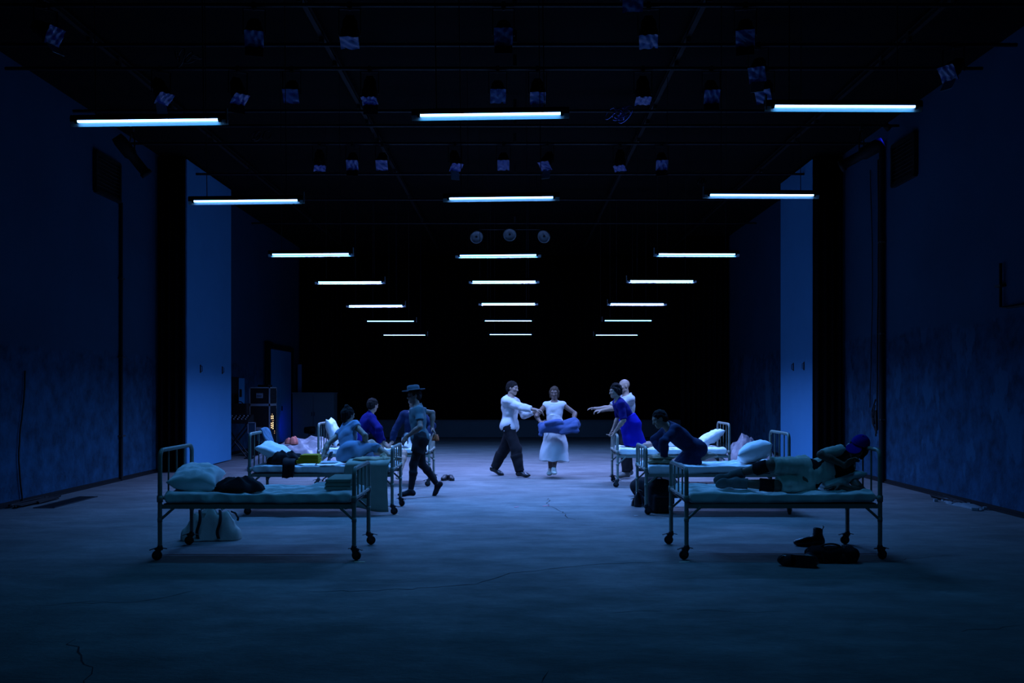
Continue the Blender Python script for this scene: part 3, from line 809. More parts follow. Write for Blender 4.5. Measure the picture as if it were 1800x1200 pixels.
# ------------------------------------------------------------------ back left: sound rack, boxes, door, cabinet
M_case = mat('black case board', (.010, .010, .011), .6, vary=.3, scale=20)
M_edge = mat('aluminium case edge', (.40, .42, .45), .4, metal=.5, vary=.15)
M_led = mat('amber led', (.9, .6, .3), .4, emit=((1.0, .62, .30), 3.0))
M_ledd = mat('dim amber led', (.6, .4, .2), .4, emit=((1.0, .62, .30), .35))
def flight_case(label, c, size, leds):
    t = thing('flight_case', label, 'case', c, 0, 'stacked flight cases'); x, y, z = size
    MB().box((0, 0, z / 2), (x - .01, y - .01, z - .01)).build('body', M_case, t)
    e = MB(); q = .028
    for sx in (-1, 1):
        for sy in (-1, 1): e.box((sx * (x / 2 - q / 2), sy * (y / 2 - q / 2), z / 2), (q, q, z))
        for zz in (q / 2, z - q / 2): e.box((sx * (x / 2 - q / 2), 0, zz), (q, y, q))
    for sy in (-1, 1):
        for zz in (q / 2, z - q / 2): e.box((0, sy * (y / 2 - q / 2), zz), (x, q, q))
    e.build('edge_trim', M_edge, t)
    h = MB(); h.box((0, -y / 2 - .002, z * .52), (.16, .012, .12), bev=.004); h.build('handle_plate', M_edge, t)
    h = MB(); h.tube([(-.05, -y / 2 - .012, z * .52), (-.05, -y / 2 - .03, z * .5), (.05, -y / 2 - .03, z * .5), (.05, -y / 2 - .012, z * .52)], .007, 8); h.build('handle', M_black, t)
    for zz in np.arange(.10, z - .06, .10): MB().box((x / 2 - .001, 0, zz), (.014, y - .08, .085), bev=.003).build('rack_unit', M_case, t)
    lm = MB().box((0, 0, 0), (.008, .035, .028), bev=.003)
    lb, ldm = lm.mesh('led', M_led), lm.mesh('led', M_ledd)
    for (yy, zz, on) in leds: link('led', lb if on else ldm, t, (x / 2 + .012, yy, zz))
leds = [(-.08, z, True) for z in (.67, .72, .76, .81, .92, .97)] + [(-.22, z, True) for z in (.70, .75, .80, .92, .97)]
leds += [(-.14, .865, False), (-.04, .865, False), (-.15, 1.02, False), (.06, .60, False), (.06, .55, False)]
flight_case('tall lower black flight case with amber lights, under a smaller case', (-6.17, 22.32, 0), (.5, .64, 1.25), leds)
flight_case('upper black flight case with pale edges, on top of the tall one', (-6.17, 22.32, 1.25), (.5, .64, .43), [])
link('cloth_pad', MB().box((-6.12, 22.3, 1.71), (.26, .4, .055), bev=.02).mesh('cloth_pad', M_dark), label='thin black pad lying on the upper flight case', cat='pad')

# keyboard stand with a mixer and a small monitor on it
t = thing('equipment_stand', 'dark folding stand carrying a mixer, left of the flight cases', 'stand', (-6.62, 21.6, 0))
for s in (-1, 1):
    MB().tube([(-.3, s * .18, .02), (.3, s * .18, .78)], .018, 8).build('leg', M_pipe, t); MB().tube([(.3, s * .14, .02), (-.3, s * .14, .78)], .018, 8).build('leg', M_pipe, t)
MB().tube([(-.3, -.25, .8), (-.3, .25, .8)], .018, 8).tube([(.3, -.25, .8), (.3, .25, .8)], .018, 8).build('support_bar', M_pipe, t)
MB().tube([(-.32, -.25, .03), (-.32, .25, .03)], .016, 8).tube([(.32, -.25, .03), (.32, .25, .03)], .016, 8).build('foot_bar', M_pipe, t)
t = thing('mixer', 'black mixing desk with small knobs on the folding stand', 'mixer', (-6.62, 21.6, .82))
MB().prism([(-.24, 0), (.24, 0), (.24, .20), (.10, .20), (-.24, .07)], -.36, .36).build('body', M_case, t)
km = MB().lathe([(.014, 0), (.012, .022), (0, .022)], n=8).mesh('knob', M_edge)
for i in range(7):
    for j in range(3): link('knob', km, t, (-.28 + i * .093, -.16 + j * .09, .10 + j * .034), (.36, 0, 0))
t = thing('small_amplifier', 'black amplifier with a carrying strap standing on the mixer', 'amplifier', (-6.62, 21.75, 1.03))
MB().box((0, 0, .13), (.5, .22, .26), bev=.015).build('body', M_case, t); MB().box((0, -.113, .12), (.42, .008, .18)).build('grille', M_black, t)
MB().tube([(-.12, 0, .26), (-.08, 0, .30), (.08, 0, .30), (.12, 0, .26)], .012, 8).build('handle', M_rubber, t)
t = thing('video_monitor', 'small dark monitor in a pale frame in front of the flight cases', 'monitor', (-6.18, 21.4, 0))
MB().tube([(0, 0, .02), (0, 0, .60)], .016, 8).build('stand_pole', M_pipe, t); MB().box((0, 0, .012), (.3, .26, .024), bev=.006).build('base', M_case, t)
f = MB()
for x in (-.085, .085): f.box((x, -.02, .72), (.016, .03, .26))
for z in (.595, .845): f.box((0, -.02, z), (.186, .03, .016))
f.build('screen_frame', M_edge, t); MB().box((0, -.012, .72), (.16, .02, .24)).build('screen', M_lens, t)
t = thing('electrical_cabinet', 'black electrical cabinet mounted on the left wall beyond the pale panel', 'cabinet', (XL + .12, 22.1, 1.55))
MB().box((0, 0, 0), (.2, .8, .75), bev=.01).build('body', M_case, t); MB().box((.105, 0, 0), (.012, .7, .66), bev=.004).build('door', M_case, t); MB().box((.118, -.28, 0), (.02, .03, .1), bev=.005).build('handle', M_iron, t)
t = thing('notice_board', 'pale board with dark switches on the left wall beside the black cabinet', 'board', (XL + .03, 23.1, 1.55))
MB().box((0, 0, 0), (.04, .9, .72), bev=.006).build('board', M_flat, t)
for y in (-.25, .05): MB().box((.035, y, -.02), (.04, .12, .2), bev=.008).build('switch', M_case, t)
# door frame on the left wall
t = tag(thing('door_1', None, None, (XL, 27.2, 0)), kind='structure')
MB().box((.05, -1.35, 1.42), (.10, .10, 2.84)).box((.05, 1.35, 1.42), (.10, .10, 2.84)).box((.05, 0, 2.86), (.10, 2.8, .10)).build('door_frame', M_black, t)
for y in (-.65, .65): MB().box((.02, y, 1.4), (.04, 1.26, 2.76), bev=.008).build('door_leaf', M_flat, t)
MB().box((.06, .1, 1.05), (.03, .03, .14), bev=.006).build('door_handle', M_iron, t)
pipe_thing('wall_pipe', 'dark pipe rising beside the door on the far left wall', [(XL + .07, 25.5, .02), (XL + .07, 25.5, 2.95), (XL + .07, 26.1, 2.95)], .035)
t = thing('grey_cabinet', 'plain grey cupboard standing before the back drape on the left', 'cupboard', (-6.30, 28.7, 0))
MB().box((0, 0, .76), (1.30, .5, 1.46), bev=.01).build('body', M_low, t); MB().box((0, 0, 1.505), (1.34, .54, .035), bev=.006).build('top', M_low, t)
for x in (-.325, .325): MB().box((x, -.257, .75), (.63, .018, 1.38), bev=.005).build('door', M_low, t)
for x in (-.04, .04): MB().box((x, -.275, .85), (.014, .02, .12), bev=.004).build('handle', M_iron, t)
link('upright_post', MB().box((fx(527, 29.2), 29.2, 1.21), (.12, .06, 2.42), bev=.008).mesh('upright_post', M_flat), label='pale narrow upright board behind the grey cupboard', cat='board')
# low blue lamp on the floor by the cupboard
t = thing('floor_lamp', 'small black floor spotlight glowing deep blue before the grey cupboard', 'lamp', (fx(545, 26.8), 26.8, 0))
MB().box((0, 0, .015), (.22, .18, .03), bev=.006).build('base', M_black, t)
MB().lathe([(0, -.16), (.09, -.16), (.11, .0), (.11, .14), (.10, .14), (.10, .0), (0, .0)], (0, 0, .42), Matrix.Rotation(-PI / 2, 3, 'Y') @ Matrix.Rotation(PI, 3, 'X'), 16).build('body', M_black, t)
MB().tube([(0, -.13, .03), (0, -.13, .42)], .012, 6).tube([(0, .13, .03), (0, .13, .42)], .012, 6).build('yoke', M_black, t)
ld = bpy.data.lights.new('blue_floor_lamp', 'SPOT'); ld.energy = 22; ld.color = (.01, .02, 1); ld.spot_size = 1.3; ld.spot_blend = 1.0; ld.shadow_soft_size = .04
lo = bpy.data.objects.new('blue_floor_lamp', ld); COL.objects.link(lo); lo.parent = t; lo.location = (-.16, 0, .42); lo.rotation_euler = (PI / 2 + .1, 0, .85)

# ------------------------------------------------------------------ heaps of clear plastic sheeting at the back
def tulle():
    m = bpy.data.materials.new('clear plastic sheeting'); m.use_nodes = True; nt = m.node_tree; N = nt.nodes; L = nt.links
    p = N['Principled BSDF']; p.inputs['Base Color'].default_value = (.42, .42, .46, 1); p.inputs['Roughness'].default_value = .35
    tr = N.new('ShaderNodeBsdfTransparent'); mx = N.new('ShaderNodeMixShader')
    tc = N.new('ShaderNodeTexCoord'); nz = N.new('ShaderNodeTexNoise'); nz.inputs['Scale'].default_value = 9; nz.inputs['Detail'].default_value = 6
    L.new(tc.outputs['Object'], nz.inputs['Vector'])
    mr = N.new('ShaderNodeMapRange'); mr.inputs['From Min'].default_value = .3; mr.inputs['From Max'].default_value = .7; mr.inputs['To Min'].default_value = .12; mr.inputs['To Max'].default_value = .45
    L.new(nz.outputs['Fac'], mr.inputs['Value']); L.new(mr.outputs['Result'], mx.inputs[0]); L.new(p.outputs[0], mx.inputs[1]); L.new(tr.outputs[0], mx.inputs[2])
    L.new(mx.outputs[0], N['Material Output'].inputs['Surface']); return m
M_tulle = tulle()
o = link('plastic_sheet_heap', heap_mesh('plastic_sheet_heap', 1.75, 1.3, .66, 31, M_tulle, 34, 120, 1.5, 26), None, (fx(527, 18.3), 18.3, 0.005), label='crumpled heap of clear plastic sheeting behind the left row of beds', cat='plastic sheet', group='heaps of plastic sheeting')
o = link('plastic_sheet_heap', heap_mesh('plastic_sheet_heap', 1.1, 1.2, .72, 35, M_tulle, 30, 110, 1.5, 26), None, (fx(1318, 19.3), 19.3, 0.005), label='crumpled heap of clear plastic sheeting behind the right row of beds', cat='plastic sheet', group='heaps of plastic sheeting')
link('orange_cloth', heap_mesh('orange_cloth', .24, .2, .20, 12, mat('orange cloth', (.75, .22, .16), .9)), None, (fx(513, 18.1), 18.1, .54), label='small orange cloth poking out on top of the plastic heap', cat='cloth')
# ------------------------------------------------------------------ the six hospital beds
BL, BW, MZ = 1.86, 0.86, 0.645          # post to post length, width, top of the mattress
def end_frame(x, H):
    """bent tube: two posts joined over the top with rounded corners"""
    y = BW / 2; r = .07; b = MB()
    pts = [(x, -y, .125), (x, -y, H - r)] + arc((x, -y + r, H - r), r, PI, PI / 2, 6, (0, 1, 0), (0, 0, 1))[1:] + \
          arc((x, y - r, H - r), r, PI / 2, 0, 6, (0, 1, 0), (0, 0, 1)) + [(x, y, .125)]
    return b.tube(pts, .021, 12)
BEDM = {}
def bed_meshes():
    d = BEDM; hx = BL / 2
    d['headboard_frame'] = end_frame(-hx, 1.05).mesh('headboard_frame', M_bed)
    d['footboard_frame'] = end_frame(hx, .87).mesh('footboard_frame', M_bed)
    d['crossbar'] = MB().tube([(0, -BW / 2, 0), (0, BW / 2, 0)], .018, 10).lathe([(0, -.03), (.028, -.03), (.028, .03), (0, .03)], (0, -BW / 2, 0), n=12).lathe([(0, -.03), (.028, -.03), (.028, .03), (0, .03)], (0, BW / 2, 0), n=12).mesh('crossbar', M_bed)
    d['hbar'] = MB().tube([(0, 0, .58), (0, 0, 1.04)], .009, 8).mesh('bar', M_bed)
    d['fbar'] = MB().tube([(0, 0, .58), (0, 0, .86)], .009, 8).mesh('bar', M_bed)
    d['rail'] = MB().prism([(-.004, -.02), (.03, -.02), (.03, -.014), (.004, -.014), (.004, .022), (-.004, .022)], -hx, hx).mesh('side_rail', M_bed)
    d['deck'] = MB().box((0, 0, .53), (BL - .05, BW - .06, .012)).mesh('spring_deck', M_iron)
    d['brace'] = MB().tube([(0, 0, .38), (.14, 0, .505)], .013, 8).lathe([(0, -.02), (.024, -.02), (.024, .02), (0, .02)], (0, 0, .385), n=10).mesh('brace', M_bed)
    b = MB(); b.lathe([(0, 0), (.027, 0), (.027, .03), (.02, .05), (0, .05)], (0, 0, .095), n=12)
    b.box((-.020, -.022, .075), (.05, .005, .075), Matrix.Rotation(.35, 3, 'Y')).box((-.020, .022, .075), (.05, .005, .075), Matrix.Rotation(.35, 3, 'Y')); b.box((-.012, 0, .105), (.07, .05, .012))
    d['caster'] = b.mesh('caster', M_iron)
    d['wheel'] = MB().lathe([(0, -.016), (.03, -.016), (.034, -.013), (.044, -.013), (.047, -.008), (.047, .008), (.044, .013), (.034, .013), (.03, .016), (0, .016)], (-.026, 0, .0475), Matrix.Rotation(PI / 2, 3, 'X'), 20).mesh('wheel', M_rubber)
    d['lever'] = MB().box((-.060, 0, .110), (.07, .028, .007), Matrix.Rotation(-.3, 3, 'Y'), .002).mesh('brake_lever', M_iron)
    d['release'] = MB().box((.040, 0, .110), (.05, .02, .007), Matrix.Rotation(.2, 3, 'Y'), .002).mesh('release_lever', M_iron)
bed_meshes()
def make_bed(label, head_x, foot_x, y0, castrot, hb=1.05):
    """y0: depth of the near posts; the head end is at head_x"""
    cx, cy = (head_x + foot_x) / 2, y0 + BW / 2
    rz = 0 if foot_x > head_x else PI
    t = thing('hospital_bed', label, 'bed', (cx, cy, 0), rz, 'old metal hospital beds')
    d = BEDM; hx = BL / 2
    link('headboard_frame', d['headboard_frame'], t); link('footboard_frame', d['footboard_frame'], t)
    for x in (-hx, hx): link('crossbar', d['crossbar'], t, (x, 0, .585))
    for k in (-1, 0, 1):
        link('bar', d['hbar'], t, (-hx, k * BW / 4, 0)); link('bar', d['fbar'], t, (hx, k * BW / 4, 0))
    link('side_rail', d['rail'], t, (0, -BW / 2, .51)); link('side_rail', d['rail'], t, (0, BW / 2, .51), (0, 0, PI))
    link('spring_deck', d['deck'], t)
    for y in (-BW / 2, BW / 2):
        link('brace', d['brace'], t, (-hx, y, 0)); link('brace', d['brace'], t, (hx, y, 0), (0, 0, PI))
    k = 0
    for x in (-hx, hx):
        for y in (-BW / 2, BW / 2):
            c = link('caster', d['caster'], t, (x, y, 0), (0, 0, castrot[k])); k += 1
            link('wheel', d['wheel'], c); link('brake_lever', d['lever'], c); link('release_lever', d['release'], c)
    return t, cx, cy, rz

def mattress_mesh(seed, droop=.0, nx=120, wr=1.0):
    L, W = BL - .06, BW - .035; zb, zt = .535, MZ
    # closed outline of the cross-section, starting under the near edge
    sec = []
    hw = W / 2; r = .035; n = 5
    def cor(cy, cz, a0, a1): return [(cy + r * math.cos(a0 + (a1 - a0) * i / n), cz + r * math.sin(a0 + (a1 - a0) * i / n)) for i in range(n + 1)]
    sec += cor(-hw + r, zb + r, -PI / 2, -PI)
    sec += [(-hw, zb + r + (zt - zb - 2 * r) * i / 4) for i in range(1, 4)]
    sec += cor(-hw + r, zt - r, PI, PI / 2)
    sec += [(-hw + r + (W - 2 * r) * i / 64, zt) for i in range(1, 64)]
    sec += cor(hw - r, zt - r, PI / 2, 0)
    sec += [(hw, zt - r - (zt - zb - 2 * r) * i / 4) for i in range(1, 4)]
    sec += cor(hw - r, zb + r, 0, -PI / 2)
    sec += [(hw - r - (W - 2 * r) * i / 8, zb) for i in range(1, 8)]
    S = np.array(sec); m = len(S); x = np.linspace(-L / 2, L / 2, nx)
    G = np.zeros((nx, m, 3)); e = np.clip((L / 2 - np.abs(x)) / .05, 0, 1); rnd = np.sqrt(1 - (1 - e) ** 2)
    mid = np.array([0, (zb + zt) / 2])
    for i in range(nx):
        q = mid + (S - mid) * np.array([1 - .03 * (1 - rnd[i]), .45 + .55 * rnd[i]])
        G[i, :, 0] = x[i]; G[i, :, 1:] = q
    top = np.clip((G[..., 2] - zb - .06) / (zt - zb - .06), 0, 1)
    side = 1 - np.clip((hw - np.abs(G[..., 1])) / .06, 0, 1)
    A = G * np.array([.8, 1.6, 1.0])
    B = np.stack([G[..., 0] * .45 + G[..., 1] * .3, G[..., 1] * 1.5, 0 * G[..., 0]], -1)
    G[..., 2] += wr * top * (1 - .6 * side) * (waves(B, 15, seed, 6, True) * .012 + waves(A * np.array([1, 1, 0]), 30, seed + 8, 6, True) * .005 + waves(A, 5, seed + 1, 5) * .007)
    rg = np.random.RandomState(seed + 20)
    for c in range(9):                                   # long creases pulled along the sheet
        x0 = rg.uniform(-.5, .6); ln = rg.uniform(.2, .5); y0 = rg.uniform(-.36, .36); sl = rg.uniform(-.10, .10); ph = rg.rand() * 6
        dy = G[..., 1] - (y0 + sl * (G[..., 0] - x0) + .012 * np.sin(9 * G[..., 0] + ph))
        env = np.exp(-((G[..., 0] - x0) / ln) ** 4) * top * (1 - side)
        G[..., 2] += wr * env * (.017 * np.exp(-(dy / .013) ** 2) - .006 * np.exp(-((dy + .03) / .018) ** 2))
    G[..., 2] -= top * .028 * np.exp(-((G[..., 0] - .1) / .45) ** 2) * (1 - side)
    # the sheet hangs over the side and its lower edge wanders
    low = np.clip((zb + .075 - G[..., 2]) / .075, 0, 1) * side
    dr = .010 + .012 * waves(np.stack([G[..., 0], 0 * G[..., 0], 0 * G[..., 0]], -1), 5, seed + 4, 4) + droop * np.exp(-((G[..., 0] - .62) / .28) ** 2)
    G[..., 2] -= low * np.clip(dr, -.005, .2)
    sg = np.sign(G[..., 1])
    fold = waves(np.stack([G[..., 0] * 1.0 + G[..., 2] * .7, G[..., 2] * .8, 0 * G[..., 0]], -1), 13, seed + 6, 5, True) * .011 + waves(np.stack([G[..., 0] - G[..., 2], 0 * G[..., 0], 0 * G[..., 0]], -1), 34, seed + 7, 5, True) * .003
    G[..., 1] += sg * side * (fold + .012)
    V = G.reshape(-1, 3); F = []
    for i in range(nx - 1):
        for j in range(m):
            F.append((i * m + j, i * m + (j + 1) % m, (i + 1) * m + (j + 1) % m, (i + 1) * m + j))
    F += [tuple(range(m)), tuple(range((nx - 1) * m, nx * m))[::-1]]
    me = np_mesh('mattress', V, F, True, M_sheet)
    bm = bmesh.new(); bm.from_mesh(me); bmesh.ops.recalc_face_normals(bm, faces=bm.faces); bm.to_mesh(me); bm.free()
    return me

BEDS = [  # label, head x, foot x, near y, caster turns
    ('old cream metal hospital bed nearest on the left, pale tote bag behind its legs', -3.40, -1.54, 8.72, (.3, .1, PI - .4, PI + .3), 0.0),
    ('old cream metal hospital bed with a pale green blanket hanging off its foot', -3.46, -1.60, 11.87, (.6, .2, PI, PI - .6), 0.0),
    ('old cream metal hospital bed farthest on the left, two black shoes past its foot', -3.30, -1.44, 15.30, (.2, 2.0, .3, PI + .9), 0.0),
    ('old cream metal hospital bed on the right where a person in a blue cap lies', 3.51, 1.65, 8.75, (PI, .3, PI, PI + .2), 0.0),
    ('old cream metal hospital bed on the right where a person in dark navy crouches', 3.57, 1.71, 11.85, (.4, 1, PI, .3), .075),
    ('old cream metal hospital bed farthest on the right, where the woman in blue kneels', 3.57, 1.71, 15.15, (.4, 1, .6, PI), 0.0)]
MLAB = ['sheeted white mattress under a dark jacket on the nearest left bed', 'sheeted white mattress under the seated girl on the left bed', 'sheeted white mattress of the farthest left bed',
        'sheeted white mattress under the lying person in a blue cap', 'sheeted white mattress under the crouching person in navy', 'sheeted white mattress under the kneeling woman in blue']
for k, (lab, hx, fx_, y0, cr, dr) in enumerate(BEDS):
    t, cx, cy, rz = make_bed(lab, hx, fx_, y0, cr)
    link('mattress', mattress_mesh(40 + k * 3, dr, wr=1.25 if k in (0, 3) else 1.0), None, (cx, cy, .004), (0, 0, rz), MLAB[k], 'mattress', 'sheeted mattresses on the hospital beds')

# ------------------------------------------------------------------ pillows
def pillow(label, loc, rot, size, seed, m=M_pillow):
    link('pillow', pillow_mesh('pillow', *size, seed, m), None, loc, rot, label, 'pillow', 'white pillows on the beds')
pillow('plump white pillow beside a black jacket on the nearest left bed', (-3.17, 9.08, .755), (.14, .10, .15), (.47, .58, .27), 1)
pillow('white pillow with a dark garment leaning on it, on the left bed with jeans', (-3.20, 12.25, .79), (.10, .42, .1), (.52, .58, .17), 2)
pillow('white pillow standing upright against the headboard of the farthest left bed', (-3.13, 15.72, .90), (.12, 1.22, .15), (.50, .55, .17), 3)
pillow('creased white pillow half hidden behind the shoulder of the person in a cap', (3.27, 9.28, .74), (.0, -.32, .05), (.44, .60, .15), 4)
pillow('big white pillow propped against the headboard behind the crouching person', (3.22, 12.25, .785), (-.18, -.34, -.15), (.48, .62, .26), 5)
pillow('white pillow tilted against the headboard of the farthest right bed', (3.34, 15.60, .80), (-.12, -.50, .1), (.46, .58, .20), 6)

# ------------------------------------------------------------------ things on and under the beds, left side
link('black_jacket', heap_mesh('black_jacket', .56, .42, .17, 51, M_dark, 26, 80, 1.2), None, (-2.74, 9.02, .640), (0, 0, -.15), 'crumpled black jacket thrown beside the pillow on the nearest left bed', 'jacket')
b = MB()
for k in range(3): b.box((0, 0, .020 + k * .034), (.26 - .006 * k, .56 - .01 * k, .034), bev=.015)
link('folded_blanket', b.mesh('folded_blanket', M_blanket), None, (-1.73, 9.12, .655), (0, 0, .03), 'folded pale green blanket at the foot of the nearest left bed', 'blanket')

# tote bag
t = thing('tote_bag', 'large pale leather tote bag with dark straps on the floor under the nearest left bed', 'bag', (fx(372, 9.92), 9.92, 0), .06)
nu, nv = 44, 18; V = []; F = []
for j in range(nv + 1):
    f = j / nv
    for i in range(nu):
        a = 2 * PI * i / nu; ca, sa = math.cos(a), math.sin(a)
        w = (.315 - .055 * f + .014 * math.sin(5 * f)); dth = (.15 * (1 - f) ** .7 + .02)
        x = w * abs(ca) ** .62 * (1 if ca > 0 else -1); y = dth * abs(sa) ** .6 * (1 if sa > 0 else -1)
        top = .27 + .05 * math.cos(x * 37) + .07 * math.exp(-(x / .09) ** 2) - .10 * abs(x)
        V.append((x, y + .012 * math.sin(9 * x + 4 * f), f * top + .012 * math.sin(12 * x) * f))
for j in range(nv):
    for i in range(nu): F.append((j * nu + i, j * nu + (i + 1) % nu, (j + 1) * nu + (i + 1) % nu, (j + 1) * nu + i))
F.append(tuple(range(nu))[::-1]); F.append(tuple(nv * nu + i for i in range(nu)))
link('bag_body', np_mesh('bag_body', V, F, True, M_bag), t)
for x in (-.10, .115):
    link('strap', sheet_mesh('strap', [(-.155, .03), (-.168, .12), (-.135, .22), (-.07, .33)], .032, .008, 3, M_leather, .001, 8, 4), t, (x, 0, 0))
for y in (-.03, .04):
    MB().tube(arc((0.01, y, .30), .115, PI * .95, PI * .05, 14, (1, 0, 0), (0, 0, 1)), .011, 8).build('handle', M_bag, t)
MB().tube([(.22, -.04, .31), (.27, -.05, .29), (.30, -.06, .24), (.295, -.07, .21)], .013, 7).build('shoulder_strap', M_leather, t)

# second bed: jeans over the headboard, dark garment, mustard cloth, phone, paper, hanging blanket
t = thing('jeans', 'washed blue jeans draped over the far corner of the headboard', 'jeans', (-3.46, 12.52, 0))
link('trouser_leg', sheet_mesh('trouser_leg', [(-.05, .90), (-.045, 1.02), (-.02, 1.085), (.02, 1.09), (.06, 1.04), (.10, .90), (.18, .74)], .17, .02, 61, M_denim, .016, 20, 16), t, (0, .06, 0), (0, 0, -PI / 2))
link('trouser_leg', sheet_mesh('trouser_leg', [(-.04, .93), (-.04, 1.03), (-.01, 1.10), (.03, 1.10), (.07, 1.02), (.13, .86), (.23, .72)], .15, .02, 65, M_denim, .016, 20, 16), t, (0, -.06, 0), (0, 0, -PI / 2 - .15))
t = thing('dark_garment', 'black garment heaped against the pillow and hanging over the mattress edge', 'garment', (-3.05, 12.1, .655))
link('heap', heap_mesh('heap', .44, .34, .22, 71, M_dark, 22, 66, 1.3), t, (0, 0, -.008))
link('hanging_sleeve', sheet_mesh('hanging_sleeve', [(.10, .06), (-.10, .06), (-.235, .02), (-.265, -.06), (-.262, -.19)], .17, .022, 72, M_dark, .012, 16, 14, -.15, .02), t, (.10, 0, 0))
t = thing('mustard_garment', 'folded mustard yellow garment on the left bed beside the black heap', 'garment', (-2.80 + .07, 12.08, .655))
b = MB()
for k in range(3): b.box((.01 * k, 0, .024 + k * .036), (.30 - .03 * k, .26, .042), Matrix.Rotation(.03 * k, 3, 'Z'), .019)
b.build('folds', M_mustard, t); link('loose_corner', heap_mesh('loose_corner', .12, .10, .03, 5, M_mustard), t, (.19, -.06, -.002))
t = thing('telephone', 'small dark telephone leaning beside the mustard garment', 'telephone', (-2.50, 12.3, .66), -.3)
MB().box((0, 0, .06), (.012, .075, .15), Matrix.Rotation(.35, 3, 'Y'), .004).build('body', M_leather, t); MB().box((.008, 0, .062), (.002, .066, .13), Matrix.Rotation(.35, 3, 'Y')).build('screen', M_lens, t)
b = MB()
for k in range(4): b.box((.004 * k, .003 * k, .004 + .004 * k), (.21, .29, .0035), Matrix.Rotation(.06 * k, 3, 'Z'))
link('paper_stack', b.mesh('paper_stack', M_white), None, (-2.46, 12.0, .66), (0, 0, .1), 'few sheets of white paper on the bed beside the mustard garment', 'paper')
link('hanging_blanket', sheet_mesh('hanging_blanket', [(.30, .685), (.0, .69), (-.36, .69), (-.445, .66), (-.462, .55), (-.465, .30), (-.462, .06)], .56, .018, 81, M_blanket, .008, 7, 26, .02, .02), None, (-1.93, 12.3, 0), (0, 0, 0), 'pale green blanket spread over the bed foot and hanging down to the floor', 'blanket')
t = thing('tan_garment', 'tan garment lying crumpled on the green blanket by the footboard', 'garment', (-1.88, 12.05, .70))
link('heap', heap_mesh('heap', .48, .28, .075, 91, M_tan, 18, 60, 1.4), t); link('sleeve', heap_mesh('sleeve', .13, .2, .10, 93, M_tan, 14, 40, 1.4), t, (.14, .02, 0))
t = thing('sports_bag', 'dark sports bag lying on the floor behind the bed with mustard garment', 'bag', (fx(578, 14.3), 14.3, 0))
link('bag_body', heap_mesh('bag_body', .52, .3, .2, 33, M_dark, rough=.8), t); MB().box((.1, -.12, .09), (.09, .04, .10), bev=.015).build('pocket', M_denim, t); MB().tube(arc((0, 0, .15), .11, 2.8, .3, 10, (1, 0, 0), (0, 0, 1)), .01, 7).build('handle', M_rubber, t)

# ------------------------------------------------------------------ footwear
def shoe_mesh(name, m, L=.27, w=.095, h=.105, ankle=0.0, open_top=True):
    """a shoe along +x: sole, vamp, opening; ankle > 0 gives a boot shaft"""
    A = np.eye(3)
    P = [('e', (.085, 0, .032), (.085, w * .52, .042), A, .03), ('e', (-.02, 0, .045), (.12, w * .44, .055), A, .03), ('e', (-.09, 0, .05), (.055, w * .40, .062), A, .03), ('b', (0, 0, .016), (.135, w * .43, .016), A, .015, .01)]
    if ankle: P += [('f', (-.075, 0, .05), (-.080, 0, ankle), .046, .050, .04)]
    P += [('cut', (0, 0, 0.002), (0, 0, -1))]
    if ankle: P += [('sub', ('c', (-.080, 0, ankle - .05), (-.080, 0, ankle + .04), .040, .042, .004))]
    else: P += [('sub', ('c', (-.095, 0, .10), (-.01, 0, .125), .036, .036, .006))]
    me = sdf_mesh(name, P, m, .005); s = L / .27
    me.transform(Matrix.Scale(s, 4)); return me
M_sole = mat('dark rubber sole', (.02, .02, .02), .7)
sole = MB().prism([(-.05, 0), (.05, 0), (.05, .014), (-.05, .014)], -.13, .06).lathe([(0, 0), (.051, 0), (.051, .014), (0, .014)], (.07, 0, 0), n=14).mesh('sole', M_sole)
low = shoe_mesh('upper', M_leather); boot = shoe_mesh('upper', M_leather, ankle=.185)
lace = MB()
for k in range(3): lace.tube([(.02 + .022 * k, -.028, .088 - .012 * k), (.02 + .022 * k, 0, .098 - .012 * k), (.02 + .022 * k, .028, .088 - .012 * k)], .004, 6)
lace = lace.mesh('laces', M_rubber)
def shoe(label, name, loc, rot, kind, group=None, sc_=1.0):
    t = thing(name, label, 'shoe' if kind == 'low' else 'boot', loc, 0, group); t.rotation_euler = rot; t.scale = (sc_,) * 3
    link('upper', low if kind == 'low' else boot, t); link('sole', sole, t)
    if kind == 'low': link('laces', lace, t)
    else: MB().box((-.08, -.047, .13), (.035, .008, .10), bev=.002).build('elastic_panel', M_dark, t); MB().tube([(-.125, 0, .175), (-.14, 0, .20), (-.128, 0, .21)], .005, 6).build('pull_tab', M_dark, t)
    return t
shoe('left one of the black lace-up shoes set down past the far left bed', 'shoe', (fx(782, 16.35), 16.35, .002), (0, 0, -1.75), 'low', 'pair of black shoes')
shoe('right one of the black lace-up shoes set down past the far left bed', 'shoe', (fx(793, 16.35), 16.33, .002), (0, 0, -1.35), 'low', 'pair of black shoes')
shoe('shiny black ankle boot standing upright under the bed of the capped person', 'ankle_boot', (fx(1424, 9.50), 9.50, .002), (0, 0, PI - .1), 'boot', None, 1.0)
shoe('shiny black ankle boot lying on its side before the dark duffel bag', 'ankle_boot', (fx(1404, 8.35), 8.35, .055), (PI / 2, 0, PI - .35), 'boot', None, 1.15)
shoe('dark shoe on the floor under the bed of the crouching person, the left one', 'shoe', (fx(1228, 15.0), 14.95, .002), (0, 0, PI + .2), 'low', 'dark shoes behind the crouching person')
shoe('dark shoe on the floor under the bed of the crouching person, the right one', 'shoe', (fx(1256, 15.0), 14.85, .002), (0, 0, PI - .1), 'low', 'dark shoes behind the crouching person')

